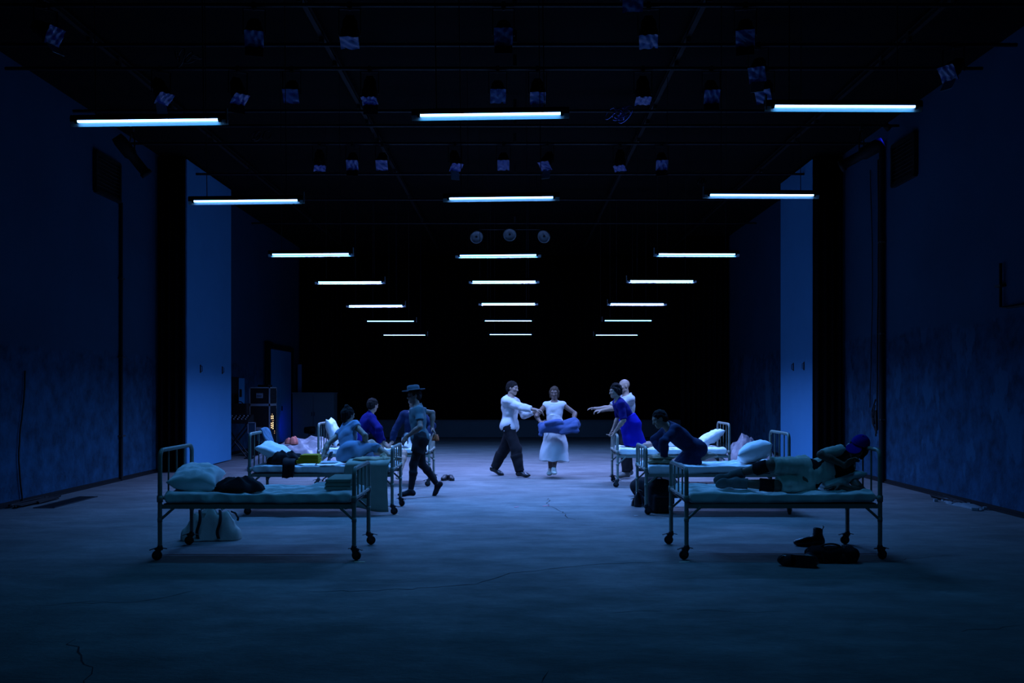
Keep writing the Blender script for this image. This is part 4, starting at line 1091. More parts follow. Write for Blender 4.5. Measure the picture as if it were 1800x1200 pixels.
t = thing('duffel_bag', 'long dark duffel bag lying on the floor before the standing boot', 'bag', (fx(1462, 8.62), 8.62, 0), -.06)
link('bag_body', sdf_mesh('bag_body', [('c', (-.17, 0, .075), (.17, 0, .075), .075, .078, .02), ('b', (0, 0, .06), (.215, .075, .06), np.eye(3), .03, .03), ('cut', (0, 0, .002), (0, 0, -1))], M_dark, .007, (.006, 30, 3)), t)
MB().tube(arc((-.02, -.01, .13), .10, 2.9, .25, 12, (1, 0, 0), (0, -.4, .5)), .009, 7).build('handle', M_rubber, t)
MB().tube([(-.19, 0, .10), (-.225, -.02, .115), (-.245, -.03, .085), (-.22, -.04, .05)], .009, 7).build('end_strap', M_rubber, t)
for x in (-.1, .1): link('strap', sheet_mesh('strap', [(-.10, .01), (-.092, .07), (-.06, .135), (0, .158)], .03, .006, 2, M_rubber, .0005, 8, 4), t, (x, 0, 0))

t = thing('backpack', 'black backpack standing on the floor at the foot of the crouching person\'s bed', 'backpack', (fx(1160, 12.1), 12.1, 0), .15)
link('pack_body', sdf_mesh('pack_body', [('b', (0, 0, .20), (.165, .10, .20), np.eye(3), .07, .03), ('b', (0, -.10, .13), (.125, .05, .12), np.eye(3), .04, .03), ('e', (0, 0, .37), (.15, .10, .07), np.eye(3), .05), ('cut', (0, 0, .002), (0, 0, -1))], M_dark, .008, (.005, 22, 9)), t)
MB().tube(arc((0, .04, .42), .045, PI, 0, 10, (1, 0, 0), (0, 0, 1)), .009, 7).build('handle', M_rubber, t)
for x in (-.09, .09): link('shoulder_strap', sheet_mesh('shoulder_strap', [(.09, .40), (.15, .33), (.17, .2), (.11, .06)], .05, .015, 3, M_dark, .002, 9, 4), t, (x, 0, 0))
MB().box((.175, .0, .17), (.03, .09, .16), bev=.012).build('side_pocket', M_dark, t); MB().tube([(-.10, -.158, .22), (.10, -.158, .22)], .004, 6).build('zip', M_iron, t)
t = thing('soft_helmet_bag', 'rounded dark bag on the floor between the bed foot and the backpack', 'bag', (fx(1123, 12.75), 12.75, 0))
link('bag_body', heap_mesh('bag_body', .24, .24, .20, 44, M_leather, rough=.7), t); MB().tube(arc((0, 0, .16), .06, PI, 0, 10, (1, 0, 0), (0, 0, 1)), .009, 7).build('handle', M_rubber, t)
t = thing('holdall', 'wide black holdall on the floor behind the backpack, between two right beds', 'bag', (fx(1150, 13.9), 13.9, 0))
link('bag_body', sdf_mesh('bag_body', [('c', (-.22, 0, .15), (.22, 0, .15), .14, .15, .02), ('b', (0, 0, .1), (.30, .14, .1), np.eye(3), .05, .03), ('cut', (0, 0, .002), (0, 0, -1))], M_dark, .01, (.008, 20, 5)), t)
MB().tube(arc((0, 0, .27), .12, 2.9, .25, 12, (1, 0, 0), (0, 0, .7)), .011, 7).build('handle', M_rubber, t)
t = thing('tan_garment', 'tan garment folded in two at the foot of the crouching person\'s bed', 'garment', (1.92, 12.1, .66))
for k, (sx, z) in enumerate(((.40, 0), (.32, .05))):
    link('fold', pillow_mesh('fold', sx, .34, .06, 60 + k, M_tan, 16), t, (.02 * k, .03 * k, z + .02), (0, 0, .1 * k))
link('white_cloth', heap_mesh('white_cloth', .34, .3, .13, 75, M_white, 20, 60, 1.3), None, (2.60, 15.5, .655), (0, 0, 0), 'white cloth crumpled on the farthest right bed behind the crouching person', 'cloth')

# spike tape marks on the floor
for k, (px, py, c, w) in enumerate(((632, 988, (.75, .70, .45), .10), (1203, 988, (.70, .70, .55), .10), (1118, 906, (.6, .6, .6), .05), (698, 905, (.8, .6, .35), .05), (960, 889, (.8, .25, .3), .13), (908, 891, (.7, .25, .3), .1))):
    x, y = fl(px, py)
    MB().box((0, 0, 0), (w, .025, .002)).build('tape_mark', mat('tape %d' % k, c, .7), None, loc=(x, y, .0035), rot=(0, 0, .2 * k), label=['short pale yellow tape mark on the floor by the nearest left caster', 'short pale tape mark on the floor by the nearest right caster', 'tiny pale tape mark on the floor by the backpack', 'tiny orange tape mark on the floor beside the hanging blanket', 'pink tape mark on the floor in the middle of the aisle beside the crack', 'faint pink tape mark in the aisle, left of the brighter pink one'][k], cat='tape', group='floor tape marks')
# ------------------------------------------------------------------ people
def nv(v): return Vector(v).normalized()
def ik(a, c, l1, l2, hint):
    """joint between a and c; hint is a direction the joint bends towards. c is pulled in when out of reach"""
    a, c = Vector(a), Vector(c); d = c - a; D = d.length
    if D > (l1 + l2) * .995: c = a + d * ((l1 + l2) * .995 / D); d = c - a; D = d.length
    if D < abs(l1 - l2) + .02: D = abs(l1 - l2) + .02
    d.normalize(); x = (l1 * l1 - l2 * l2 + D * D) / (2 * D); h = math.sqrt(max(l1 * l1 - x * x, 0))
    n = Vector(hint); n = (n - d * n.dot(d))
    n = n.normalized() if n.length > 1e-4 else d.orthogonal().normalized()
    return a + d * x + n * h, c
def axes(f, u):
    f = nv(f); u = Vector(u); u = (u - f * u.dot(f)).normalized(); r = f.cross(u)
    return np.array([r, f, u]), r, f, u

class Figure:
    def __init__(s, H, pelvis, spine, front, head, look, arms, legs, lean=(0, 0, 0), slim=1.0, shoulder_dir=None, hip_dir=None):
        """pelvis: hip centre; spine: direction pelvis->neck; front: where the chest faces; head: head centre offset direction; look: face direction.
        arms: {'L':(wrist, elbow hint, hand dir, palm normal, curl)}, legs: {'L':(ankle, knee hint, toe dir)}"""
        k = s.k = H / 1.75; s.H = H; s.slim = slim
        s.pelvis = Vector(pelvis); s.u = nv(spine)
        A, s.r, s.f, s.u2 = axes(front, s.u); s.A = np.array([s.r, s.u.cross(s.r), s.u])
        s.neck = s.pelvis + s.u * .50 * k
        s.cu = s.u; s.cf = s.u.cross(s.r)
        sr = nv(shoulder_dir) if shoulder_dir else s.r
        hr = nv(hip_dir) if hip_dir else s.r
        s.sh = {'R': s.neck - s.u * .055 * k + sr * .172 * k * slim, 'L': s.neck - s.u * .055 * k - sr * .172 * k * slim}
        s.hip = {'R': s.pelvis + hr * .088 * k, 'L': s.pelvis - hr * .088 * k}
        s.el, s.wr, s.hd, s.pn, s.curl = {}, {}, {}, {}, {}
        for q, (w, hint, hd, pn, cu) in arms.items():
            s.el[q], s.wr[q] = ik(s.sh[q], w, .300 * k, .262 * k, hint); s.hd[q] = nv(hd); s.pn[q] = nv(pn); s.curl[q] = cu
        s.kn, s.an, s.toe = {}, {}, {}
        for q, (a, hint, toe) in legs.items():
            s.kn[q], s.an[q] = ik(s.hip[q], a, .425 * k, .415 * k, hint); s.toe[q] = nv(toe)
        s.hu = nv(head); s.hc = s.neck + s.hu * .175 * k
        s.HA, s.hr, s.hf, s.hu2 = axes(look, s.hu)
    # -- parts of the surface
    def torso(s, o=0.0, k=.06):
        K, A, p, u, f = s.k, s.A, s.pelvis, s.u, s.cf; w = s.slim
        return [('e', p + u * .01 * K, (.165 * K * w + o, .115 * K + o, .125 * K + o), A, k),
                ('e', p + u * .19 * K + f * .005 * K, (.135 * K * w + o, .095 * K + o, .16 * K + o), A, k),
                ('e', p + u * .34 * K, (.158 * K * w + o, .108 * K + o, .165 * K + o), A, k),
                ('c', s.sh['L'] + s.u * -.005, s.sh['R'] + s.u * -.005, .055 * K + o, .055 * K + o, k),
                ('c', s.hip['L'], s.hip['R'], .098 * K + o, .098 * K + o, k)]
    def neckp(s, o=0.0):
        K = s.k
        return [('c', s.neck - s.u * .06 * K, s.hc - s.hu2 * .05 * K - s.hf * .012 * K, .066 * K + o, .052 * K + o, .035 * K)]
    def arm(s, q, o=0.0, upto=2.0, flat=False):
        K = s.k; P = []
        a, e, w = s.sh[q], s.el[q], s.wr[q]; t = 'f' if flat else 'c'
        ends = min(upto, 1.0)
        P.append((t if upto < 1 else 'c', a, a.lerp(e, ends), .050 * K + o, (.050 - .010 * ends) * K + o, .035))
        if upto > 1:
            f = min(upto - 1, 1.0)
            P.append(('c', e, e.lerp(w, min(f, .35)), .040 * K + o, .043 * K + o, .02))
            P.append((t if f < 1.0 or flat else 'c', e.lerp(w, .25), e.lerp(w, f), .042 * K + o, (.042 - .016 * f) * K + o, .02))
        return P
    def leg(s, q, o=0.0, upto=2.0, flat=True, loose=0.0):
        K = s.k; P = []; h, n, a = s.hip[q], s.kn[q], s.an[q]
        f = min(upto, 1.0)
        P.append(('c' if upto >= 1 else 'f', h, h.lerp(n, f), .088 * K + o, (.088 - .032 * f) * K + o + loose * f, .05))
        if upto > 1:
            f = min(upto - 1, 1.0); back = -((n - h).normalized() - (a - n).normalized())
            back = (a - h); back = Vector(s.toe[q]) * -1
            cm = n.lerp(a, .3) + back * .012 * K
            P.append(('c', n, cm, .055 * K + o + loose, .056 * K + o + loose, .03))
            P.append(('f' if flat else 'c', cm, n.lerp(a, f), .056 * K + o + loose, (.056 - .021 * f) * K + o + loose, .03))
        return P
    def foot(s, q, o=0.0, k=.02):
        K = s.k; a, t = s.an[q], s.toe[q]; dn = (a - s.kn[q]).normalized(); dn = (dn - t * dn.dot(t)).normalized()
        sd = dn.cross(t); Ax = np.array([t, sd, dn])
        heel = a + dn * .035 * K - t * .035 * K; ball = a + dn * .048 * K + t * .115 * K; tip = a + dn * .054 * K + t * .165 * K
        return [('c', a, heel, .036 * K + o, .034 * K + o, k), ('c', a, ball, .036 * K + o, .026 * K + o, k), ('c', heel, ball, .032 * K + o, .028 * K + o, k),
                ('e', tip - t * .02 * K, (.055 * K + o, .042 * K + o, .022 * K + o), Ax, k), ('e', ball, (.06 * K + o, .044 * K + o, .028 * K + o), Ax, k)]
    def hand(s, q):
        K = s.k; w, d, pn = s.wr[q], s.hd[q], s.pn[q]; pn = (pn - d * pn.dot(d)).normalized(); sd = d.cross(pn)      # across the knuckles
        if q == 'R': sd = -sd                                   # towards the thumb side
        Ax = np.array([d, sd, pn]); cu = s.curl[q]
        pc = w + d * .048 * K
        P = [('b', pc, (.046 * K, .041 * K, .015 * K), Ax, .013 * K, .012), ('c', w - d * .015 * K, w + d * .03 * K, .026 * K, .024 * K, .015)]
        for i, (off, ln) in enumerate(((.030, .072), (.010, .082), (-.010, .076), (-.029, .060))):
            b = w + d * .088 * K + sd * off * K; a = cu * .55; r = .0098 * K; p0 = b
            dd = d + sd * off * 1.6
            for j, f in enumerate((.42, .33, .27)):
                dr = (dd * math.cos(a) + pn * math.sin(a)).normalized(); p1 = p0 + dr * ln * f * K
                P.append(('c', p0, p1, r, r * .88, .004)); r *= .9; p0 = p1; a += cu * .75
        t0 = w + d * .025 * K + sd * .032 * K; td = (d * .62 + sd * .72 + pn * .35).normalized(); t1 = t0 + td * .045 * K
        t2 = t1 + (d * .85 + sd * .3 + pn * (.25 + .3 * cu)).normalized() * .032 * K
        P += [('c', t0, t1, .0135 * K, .0115 * K, .008), ('c', t1, t2, .0112 * K, .0095 * K, .004)]
        return P
    def headp(s):
        K, c, r, f, u, A = s.k, s.hc, s.hr, s.hf, s.hu2, s.HA
        def q(x, y, z): return c + r * x * K + f * y * K + u * z * K
        I = A
        return [('e', q(0, -.008, .028), (.074 * K, .096 * K, .088 * K), I, .02), ('e', q(0, .025, -.02), (.062 * K, .068 * K, .090 * K), I, .03),
                ('e', q(0, .055, -.088), (.032 * K, .030 * K, .026 * K), I, .025), ('c', q(-.042, .01, -.07), q(0, .066, -.092), .022 * K, .020 * K, .02), ('c', q(.042, .01, -.07), q(0, .066, -.092), .022 * K, .020 * K, .02),
                ('c', q(0, .088, .012), q(0, .108, -.030), .010 * K, .014 * K, .012), ('c', q(-.012, .094, -.033), q(.012, .094, -.033), .009 * K, .009 * K, .008),
                ('c', q(-.042, .078, .026), q(.042, .078, .026), .012 * K, .012 * K, .018), ('c', q(-.02, .086, -.060), q(.02, .086, -.060), .008 * K, .008 * K, .006), ('c', q(-.018, .083, -.071), q(.018, .083, -.071), .009 * K, .009 * K, .006),
                ('e', q(-.046, .066, -.022), (.02 * K, .02 * K, .018 * K), I, .02), ('e', q(.046, .066, -.022), (.02 * K, .02 * K, .018 * K), I, .02),
                ('sub', ('c', q(-.022, .095, -.0655), q(.022, .095, -.0655), .003 * K, .003 * K, .003)),
                ('sub', ('e', q(-.031, .094, .006), (.017 * K, .014 * K, .011 * K), I, .008)), ('sub', ('e', q(.031, .094, .006), (.017 * K, .014 * K, .011 * K), I, .008)),
                ('e', q(-.075, -.004, -.008), (.010 * K, .020 * K, .031 * K), I, .006), ('e', q(.075, -.004, -.008), (.010 * K, .020 * K, .031 * K), I, .006)]
    def hq(s, x, y, z): return s.hc + (s.hr * x + s.hf * y + s.hu2 * z) * s.k
    def hair(s, style):
        K, I = s.k, s.HA; q = s.hq
        P = [('e', q(0, -.016, .036), (.083 * K, .102 * K, .092 * K), I, .015)]
        if style == 'bald': return None
        if style in ('short',): P += [('e', q(0, -.05, -.01), (.078 * K, .066 * K, .075 * K), I, .02)]
        if style == 'curly':
            rg = random.Random(5); P += [('e', q(0, -.05, -.01), (.09 * K, .075 * K, .085 * K), I, .02)]
            for i in range(46):
                th, ph = rg.uniform(-2.4, 2.4), rg.uniform(-.5, 1.4); d = (math.sin(th) * math.cos(ph), -math.cos(th) * math.cos(ph) * .9 + .0, math.sin(ph))
                if d[1] > .55 and d[2] < .45: continue
                P.append(('e', q(d[0] * .088, d[1] * .105 - .016, d[2] * .095 + .03), (.026 * K,) * 3, I, .01))
        if style == 'bob': P += [('e', q(0, -.045, -.03), (.088 * K, .072 * K, .10 * K), I, .025), ('c', q(-.078, .0, .02), q(-.072, .02, -.085), .022 * K, .016 * K, .02), ('c', q(.078, .0, .02), q(.072, .02, -.085), .022 * K, .016 * K, .02)]
        if style == 'bun': P += [('e', q(0, -.04, -.005), (.084 * K, .075 * K, .085 * K), I, .02), ('e', q(0, -.055, .115), (.042 * K, .042 * K, .034 * K), I, .012), ('c', q(0, -.09, .0), q(.01, -.085, -.10), .05 * K, .035 * K, .03), ('c', q(-.07, -.03, .0), q(-.075, -.05, -.09), .022 * K, .012 * K, .02)]
        # open the face
        P += [('sub', ('e', q(0, .115, -.030), (.066 * K, .085 * K, .092 * K), I, .012))]
        return P

def build_person(fig, label, base, skin, garments, hair=None, hair_m=None, hands=True, extra=None, skip=''):
    """the Empty at the base, ONE body mesh and the clothes as its children"""
    t = thing('person', label, 'person', base)
    def child(nm, prims, m, h=.0085, fold=None, parent=None):
        me = sdf_mesh(nm, prims, m, h, fold); me.transform(Matrix.Translation(-Vector(base)))
        return link(nm, me, parent or t)
    P = fig.torso() + fig.neckp() + fig.headp()
    for q in 'LR':
        P += fig.arm(q) + fig.hand(q) + fig.leg(q, flat=False) + fig.foot(q)
    child('body', P, skin, .0078)
    for g in garments: child(*g)
    hp = fig.hair(hair) if hair else None
    if hp: child('hair', hp, hair_m or M_hair, .0075, (.004, 70, 3))
    em = MB().lathe([(.0118 * math.sin(PI * i / 8), -.0118 * math.cos(PI * i / 8)) for i in range(9)], n=12).mesh('eye', M_eye)
    for x in (-.031, .031): link('eye', em, t, fig.hq(x, .078, .006) - Vector(base))
    return t

def shirt(F, m, sleeve=0.55, hem=-.06, off=.014, name='shirt', fold=(.004, 26, 5), neck=.0, k=.06):
    P = F.torso(off, k) + [('c', F.neck - F.u * .08 * F.k, F.neck + F.u * .02 * F.k, .085 * F.k + off, .068 * F.k + off, .03)]
    P += [('cut', F.pelvis + F.u * hem * F.k, -F.u), ('cut', F.neck + F.u * (.012 + neck) * F.k - F.cf * .0, (F.u * .9 + F.cf * .35).normalized())]
    if sleeve > 0:
        for q in 'LR': P += F.arm(q, off * .95, sleeve, True)
    return (name, P, m, .0085, fold)
def trousers(F, m, upto=1.95, off=.014, loose=.012, top=.12, name='trousers', fold=(.004, 24, 8)):
    P = F.torso(off * .8)[:2] + [F.torso(off * .8)[4]] + [('cut', F.pelvis + F.u * top * F.k, F.u)]
    for q in 'LR': P += F.leg(q, off, upto, True, loose)
    return (name, P, m, .0085, fold)
def shoes(F, m, off=.008, name='shoe', boot=0.0):
    out = []
    for q in 'LR':
        P = F.foot(q, off, .025)
        if boot: P.append(('f', F.an[q], F.an[q].lerp(F.kn[q], boot), .045 * F.k, .052 * F.k, .02))
        out.append((name, P, m, .007))
    return out

# --- person in a blue cap lying on the nearest right bed
M_sock = mat('grey sock', (.11, .12, .12), .9, vary=.15, bump=.2, bscale=120)
F = Figure(1.66, (2.92, 9.16, .775), (.47, -.02, .13), (0.05, -1, .10), (.45, -.15, 1), (-.72, -.62, -.30),
           {'L': ((3.16, 8.86, .695), (.9, -.3, -.4), (-1, -.08, -.05), (0, 0, -1), .25), 'R': ((3.25, 8.95, .885), (-1, -.10, .15), (.65, -.1, .5), (.3, -.6, -.3), .7)},
           {'L': ((2.20, 9.08, .70), (-.2, -1, -.1), (-.85, -.3, -.15)), 'R': ((2.20, 9.20, .76), (-.1, -1, .45), (-.85, -.35, -.2))}, slim=.84)
P = F.torso(.017, .05)[:3] + [('c', F.hip['L'], F.hip['R'], .100, .100, .04), ('cut', F.pelvis + F.u * .265, F.u)]
for q in 'LR':
    h, n = F.hip[q], F.kn[q]
    P += [('f', h, h.lerp(n, .93), .092, .078, .022), ('e', h, (.095, .095, .095), np.eye(3), .03)]
G = [shirt(F, M_dark, 0, .05, .010, 'top', (.003, 30, 2)), ('shorts', P, M_khaki, .008, (.009, 24, 6))]
G.append(('sleeve', F.arm('R', .014, .95, True), M_khaki, .008, (.003, 30, 3)))
G += [('legging', [('f', F.kn[q].lerp(F.an[q], .06), F.kn[q].lerp(F.an[q], .40), .064, .062, .03)], M_dark, .008, (.004, 40, 2)) for q in 'LR']  # dark ring around each calf just below the knee
G += [('sock', F.foot(q, .006) + [('f', F.an[q], F.an[q].lerp(F.kn[q], .30), .044, .052, .03)], M_sock, .008, (.003, 40, 2)) for q in 'LR']
build_person(F, 'person in a blue cap and pale shorts lying propped on one elbow on the bed', (2.92, 9.16, .65), M_skind, G, 'bob', M_hair)
# the cap rests on the head: a thing of its own
def cap(F, label, m):
    q = F.hq; I = F.HA; K = F.k; base = q(0, 0, .06)
    t = thing('cap', label, 'cap', base)
    P = [('e', q(0, -.012, .045), (.093 * K, .112 * K, .098 * K), I, .01), ('cut', q(0, 0, .045), (-F.hu2 * .97 + F.hf * .22).normalized()), ('sub', ('e', q(0, -.012, .036), (.084 * K, .103 * K, .092 * K), I, .004))]
    me = sdf_mesh('crown', P, m, .006); me.transform(Matrix.Translation(-base)); link('crown', me, t)
    ti = np.array([F.hr, (F.hf * .97 - F.hu2 * .22).normalized(), (F.hu2 * .97 + F.hf * .22).normalized()])
    P = [('e', q(0, .125, .040), (.080 * K, .085 * K, .010 * K), ti, .01)]
    me = sdf_mesh('visor', P, m, .004); me.transform(Matrix.Translation(-base)); link('visor', me, t)
    MB().lathe([(0, .008), (.009, .004), (.011, 0)], q(0, -.012, .143) - base, n=8).build('button', m, t)
    return t
cap(F, 'bright blue peaked cap on the head of the lying person', M_royal)

# --- crouching person in navy on the second right bed
F = Figure(1.68, (2.44, 12.28, .82), (-.42, -.05, .33), (-.62, -.12, -.8), (-.70, 0, .70), (-.88, -.18, -.35),
           {'L': ((1.98, 12.05, .73), (-.3, -.5, .3), (-.9, -.2, -.3), (0, 0, -1), .3), 'R': ((2.03, 12.45, .76), (-.3, .5, .3), (-.9, .1, -.3), (0, 0, -1), .3)},
           {'L': ((2.52, 12.16, .72), (-1, 0, -.1), (1, 0, -.15)), 'R': ((2.52, 12.42, .72), (-1, 0, -.1), (1, 0, -.15))})
G = [shirt(F, M_navy, 1.92, -.10, .020, 'shirt', (.006, 22, 5)), trousers(F, M_navy, 1.85, .016, .014)]
build_person(F, 'person in dark navy clothes crouching low on the bed with head down', (2.40, 12.28, .65), M_skin, G, 'short', M_hair)

# --- woman in blue kneeling on the farthest right bed, leaning over the footboard
F = Figure(1.65, (2.00, 15.58, 1.045), (-.27, -.06, .41), (-.85, -.05, -.5), (-.18, -.05, .95), (-.95, -.25, -.12),
           {'L': ((1.70, 15.38, .925), (.5, -.5, -.1), (-.5, 0, -.8), (-1, 0, -.2), .8), 'R': ((1.70, 15.78, .925), (.5, .5, -.1), (-.5, 0, -.8), (-1, 0, -.2), .8)},
           {'L': ((2.43, 15.46, .71), (-1, 0, -.2), (1, 0, -.15)), 'R': ((2.43, 15.70, .71), (-1, 0, -.2), (1, 0, -.15))})
sk = F.torso(.022)[:1] + F.leg('L', .03, .98) + F.leg('R', .03, .98) + [('f', F.pelvis + F.u * .16, F.kn['L'].lerp(F.kn['R'], .5) + Vector((.02, 0, .03)), .15, .19, .06)] + [('c', F.hip['L'], F.hip['R'], .125, .125, .06), ('cut', F.pelvis + F.u * .17, F.u), ('cut', (0, 0, .668), (0, 0, -1))]
G = [shirt(F, M_royald, .95, .08, .018, 'blouse', (.005, 24, 4)), ('skirt', sk, M_royal, .0085, (.005, 20, 7))]
build_person(F, 'woman with curly hair in a royal blue dress kneeling on the bed against its footboard', (2.00, 15.58, .65), M_skin, G, 'curly', M_hair)

# --- bald man behind the farthest right bed
M_print = mat('printed white shirt', (.40, .40, .395), .9, vary=.38, scale=26, bump=.12, bscale=120, spec=.15)
F = Figure(1.84, (2.07, 16.75, .985), (-.03, 0, 1), (-.95, -.30, -.05), (-.22, 0, .95), (-.92, -.32, -.10),
           {'L': ((1.575, 16.50, 1.245), (.1, -.5, -.9), (-1, .05, -.05), (0, .2, -1), .7), 'R': ((1.50, 16.72, 1.275), (.1, .5, -.9), (-1, -.05, .1), (0, 0, -1), .5)},
           {'L': ((2.02, 16.55, .075), (-1, 0, 0), (-.9, -.4, 0)), 'R': ((2.13, 16.95, .075), (-1, 0, 0), (-.9, -.2, 0))})
G = [shirt(F, M_print, .80, -.10, .022, 'shirt', (.006, 24, 4)), trousers(F, M_dark, 1.97, .016, .022)] + shoes(F, mat('grey shoe', (.13, .13, .12), .7))
build_person(F, 'bald man in a printed white shirt reaching both hands out towards the aisle', (2.07, 16.75, 0), M_skin, G, None)

# --- man in a white shirt, striding and reaching to the woman
F = Figure(1.84, (-.10, 17.0, .945), (.03, 0, 1), (.88, -.42, 0), (.20, 0, .95), (.90, -.42, -.12),
           {'L': ((.40, 16.98, 1.215), (-.2, .4, -.9), (.95, .05, -.18), (0, -.2, -1), .6), 'R': ((.44, 16.62, 1.235), (-.2, -.4, -.9), (.95, .1, -.12), (0, .2, -1), .6)},
           {'L': ((-.40, 17.25, .10), (1, 0, 0), (.85, -.2, -.35)), 'R': ((.10, 16.85, .080), (1, -.2, 0), (.85, -.5, 0))})
G = [shirt(F, M_white, 1.72, -.13, .026, 'shirt', (.008, 20, 4)), trousers(F, M_dark, 1.97, .018, .026)] + shoes(F, M_leather)
build_person(F, 'man in a loose white shirt and dark trousers reaching towards the woman in white', (-.10, 17.0, 0), M_skin, G, 'short', M_hair)

# --- woman in a white sleeveless dress holding a blue bundle
F = Figure(1.66, (.74, 16.85, .925), (-.02, -.02, 1), (-.10, -1, .0), (0, -.03, 1), (-.15, -.95, -.15),
           {'R': ((.47, 16.58, 1.03), (-1, .4, -.5), (.75, -.6, -.05), (0, -.3, .9), .5), 'L': ((1.06, 16.58, 1.06), (1, .3, -.4), (.1, -.9, -.15), (-.5, 0, -.8), .5)},
           {'R': ((.66, 16.95, .08), (0, -1, 0), (-.15, -.95, -.1)), 'L': ((.70, 16.62, .078), (0, -1, 0), (.05, -1, 0))}, slim=.93)
sk = [('f', F.pelvis + F.u * .22, F.pelvis + Vector((0, 0, -.06)), .125, .185, .03), ('f', F.pelvis + Vector((0, 0, -.05)), (.72, 16.80, .315), .185, .265, .03)]
G = [shirt(F, M_white, 0, .06, .014, 'bodice', (.004, 24, 4)), ('skirt', sk, M_white, .009, (.020, 11, 7))] + shoes(F, M_khaki)
build_person(F, 'woman in a long white dress standing in the aisle with a blue bundle', (.74, 16.85, 0), M_skind, G, 'bob', M_hairb)
M_bundle = mat('blue cloth bundle', (.05, .08, .19), .9, vary=.15, scale=10, bump=.15, bscale=120)
me = sdf_mesh('cloth_bundle', [('c', (-.30, 0, .02), (0, 0, -.01), .085, .10, .04), ('c', (0, 0, -.01), (.28, 0, .02), .10, .095, .04), ('b', (-.10, -.01, .085), (.17, .12, .03), np.eye(3), .025, .02), ('b', (.16, -.02, -.06), (.17, .11, .06), np.eye(3), .03, .03), ('c', (-.30, -.04, 0), (-.36, -.05, -.10), .04, .03, .03)], M_bundle, .009, (.014, 20, 4))
link('cloth_bundle', me, None, (.80, 16.44, .955), (.0, -.10, .08), 'folded blue cloth bundle carried by the woman in white', 'bundle')

# --- walking figure passing the left beds
F = Figure(1.68, (-1.43, 13.75, .895), (-.12, -.02, 1), (-.92, -.30, 0), (-.20, 0, 1), (-.92, -.35, -.10),
           {'L': ((-1.60, 13.50, .93), (.6, -.5, -.3), (-.55, .0, -.75), (0, .3, -.4), .5), 'R': ((-1.265, 13.92, 1.03), (1, .3, -.5), (.35, -.3, -.5), (-.6, 0, -.4), .8)},
           {'L': ((-1.565, 13.62, .075), (-1, 0, 0), (-.95, -.15, 0)), 'R': ((-1.19, 13.95, .17), (-1, -.1, -.3), (-.55, .0, -.8))}, slim=.95)
M_teal = mat('dark teal cotton', (.05, .09, .10), .9, vary=.15, scale=10, bump=.12, bscale=150)
G = [shirt(F, M_teal, .6, -.04, .018, 'shirt', (.005, 24, 4)), trousers(F, M_dark, .55, .02, .02, name='shorts'), ('tights', F.leg('L', .006, 1.95) + F.leg('R', .006, 1.95), M_dark, .0085)]
G += [('sock', F.foot(q, .005), M_dark, .008) for q in 'LR']
build_person(F, 'person in a flat hat and dark clothes walking past the left beds', (-1.43, 13.75, 0), M_skind, G, 'short', M_hair)
q = F.hq; t = thing('flat_hat', 'dark wide-brimmed flat hat on the walking person', 'hat', q(0, 0, .09))
b0 = q(0, 0, .09); Rh = Matrix((F.hr, F.hf, F.hu2)).transposed()
M_hat = mat('grey felt hat', (.035, .055, .065), .9, vary=.2, bump=.2, bscale=90)
MB().lathe([(.082, .0), (.17, -.008), (.178, -.004), (.172, .004), (.10, .008), (.086, .014)], (0, -.0, .0), Rh, 28).build('brim', M_hat, t)
MB().lathe([(.094, -.002), (.096, .03), (.090, .062), (.07, .074), (.03, .068), (0, .066)], (0, 0, 0), Rh, 24).build('crown', M_hat, t)
link('orange_pouch', heap_mesh('orange_pouch', .11, .09, .13, 3, mat('orange leather pouch', (.45, .10, .03), .6)), None, F.wr['R'] + F.hd['R'] * .11 + Vector((0, 0, -.10)), (0, 0, 0), 'small orange pouch in the hand of the walking person', 'pouch')

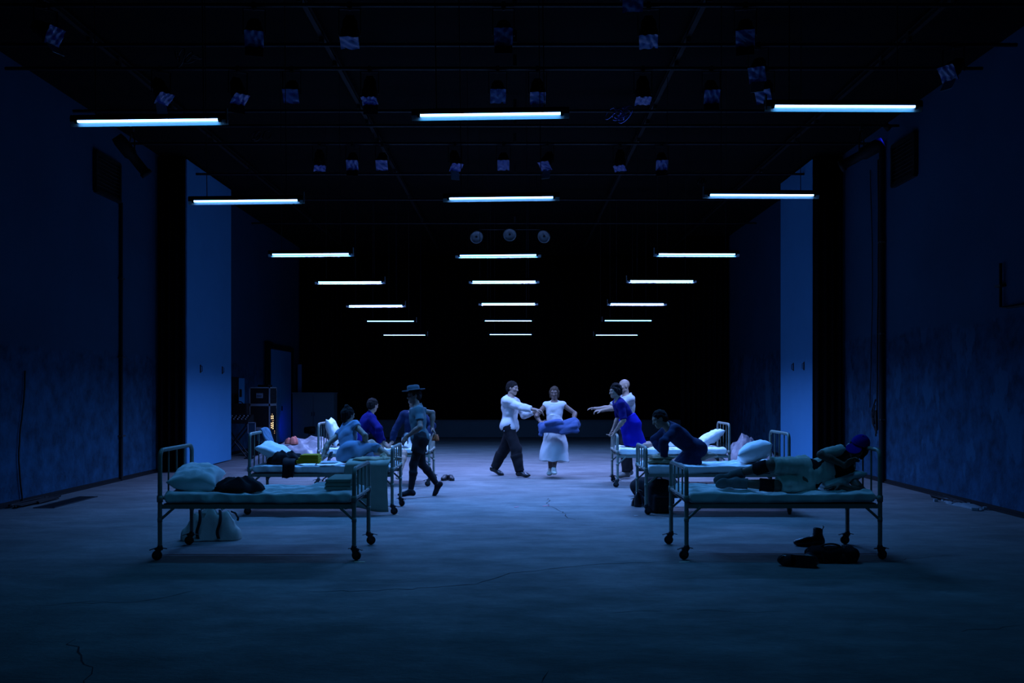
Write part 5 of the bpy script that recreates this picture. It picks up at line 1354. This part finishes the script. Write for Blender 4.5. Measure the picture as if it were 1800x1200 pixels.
# --- girl sitting on the second left bed, seen from behind
M_pale = mat('pale blue cotton', (.17, .26, .38), .9, vary=.12, scale=10, bump=.12, bscale=150)
F = Figure(1.56, (-2.26, 12.35, .765), (-.06, .26, .36), (.62, .78, -.2), (.05, .10, 1), (.55, .80, -.2),
           {'L': ((-2.60, 12.32, .705), (-1, -.5, 0), (-.55, -.2, -.5), (0, 0, -1), .15), 'R': ((-2.06, 12.55, .86), (.6, -.7, -.3), (.7, .4, .1), (0, 0, -1), .5)},
           {'L': ((-1.78, 12.82, .72), (.5, .9, .15), (.8, .3, .1)), 'R': ((-1.70, 12.45, .72), (.6, .9, .25), (.8, -.3, .1))}, slim=.92)
sk = F.torso(.02)[:1] + F.leg('L', .03, 1.25) + F.leg('R', .03, 1.25) + [('c', F.pelvis, F.kn['L'].lerp(F.kn['R'], .5), .12, .08, .07), ('cut', F.pelvis + F.u * .14, F.u), ('cut', (0, 0, .664), (0, 0, -1))]
G = [shirt(F, M_pale, .25, .04, .014, 'bodice', (.005, 24, 4)), ('skirt', sk, M_pale, .0085, (.008, 20, 7))]
build_person(F, 'girl with a hair knot in a pale blue dress sitting with her back turned', (-2.26, 12.35, .65), M_skin, G, 'bun', M_hair)

# --- person in a blue tracksuit on the farthest left bed
F = Figure(1.68, (-2.72, 15.72, .775), (.22, .05, .38), (.80, .30, -.3), (.10, .05, 1), (.60, .80, -.15),
           {'R': ((-2.30, 15.48, .71), (.4, -.6, .2), (.4, -.2, -.5), (0, 0, -1), .2), 'L': ((-2.32, 15.95, .72), (.2, .8, .1), (.6, .2, -.3), (0, 0, -1), .3)},
           {'R': ((-2.22, 15.12, .34), (.9, -.3, .5), (.8, -.4, -.3)), 'L': ((-2.25, 15.55, .72), (.6, -.3, .8), (.9, -.3, -.2))})
G = [shirt(F, M_royald, 1.92, -.08, .020, 'sweater', (.006, 22, 5)), trousers(F, M_royald, 1.95, .016, .016)]
build_person(F, 'person in a deep blue tracksuit leaning forward on the farthest left bed', (-2.72, 15.72, .65), M_skin, G, 'short', M_hair)

# --- person in a navy top sitting near the foot of the farthest left bed
F = Figure(1.66, (-1.74, 15.62, .775), (-.02, -.02, 1), (-.15, -.98, 0), (.05, -.1, 1), (.25, -.9, -.25),
           {'R': ((-2.10, 15.52, .72), (-1, .3, 0), (-.4, -.3, -.5), (0, 0, -1), .2), 'L': ((-1.47, 15.35, .82), (1, .2, 0), (-.5, -.5, 0), (0, 0, -1), .3)},
           {'R': ((-1.90, 15.02, .24), (-.2, -1, .3), (-.1, -1, -.2)), 'L': ((-1.66, 15.02, .24), (.1, -1, .3), (.1, -1, -.2))}, slim=.95)
G = [shirt(F, M_navy, 1.85, -.05, .018, 'top', (.005, 22, 5)), trousers(F, M_white, .75, .018, .015, name='shorts')]
build_person(F, 'person in a navy top and pale shorts sitting behind the walking figure', (-1.74, 15.62, .65), M_skin, G, 'short', M_hair)
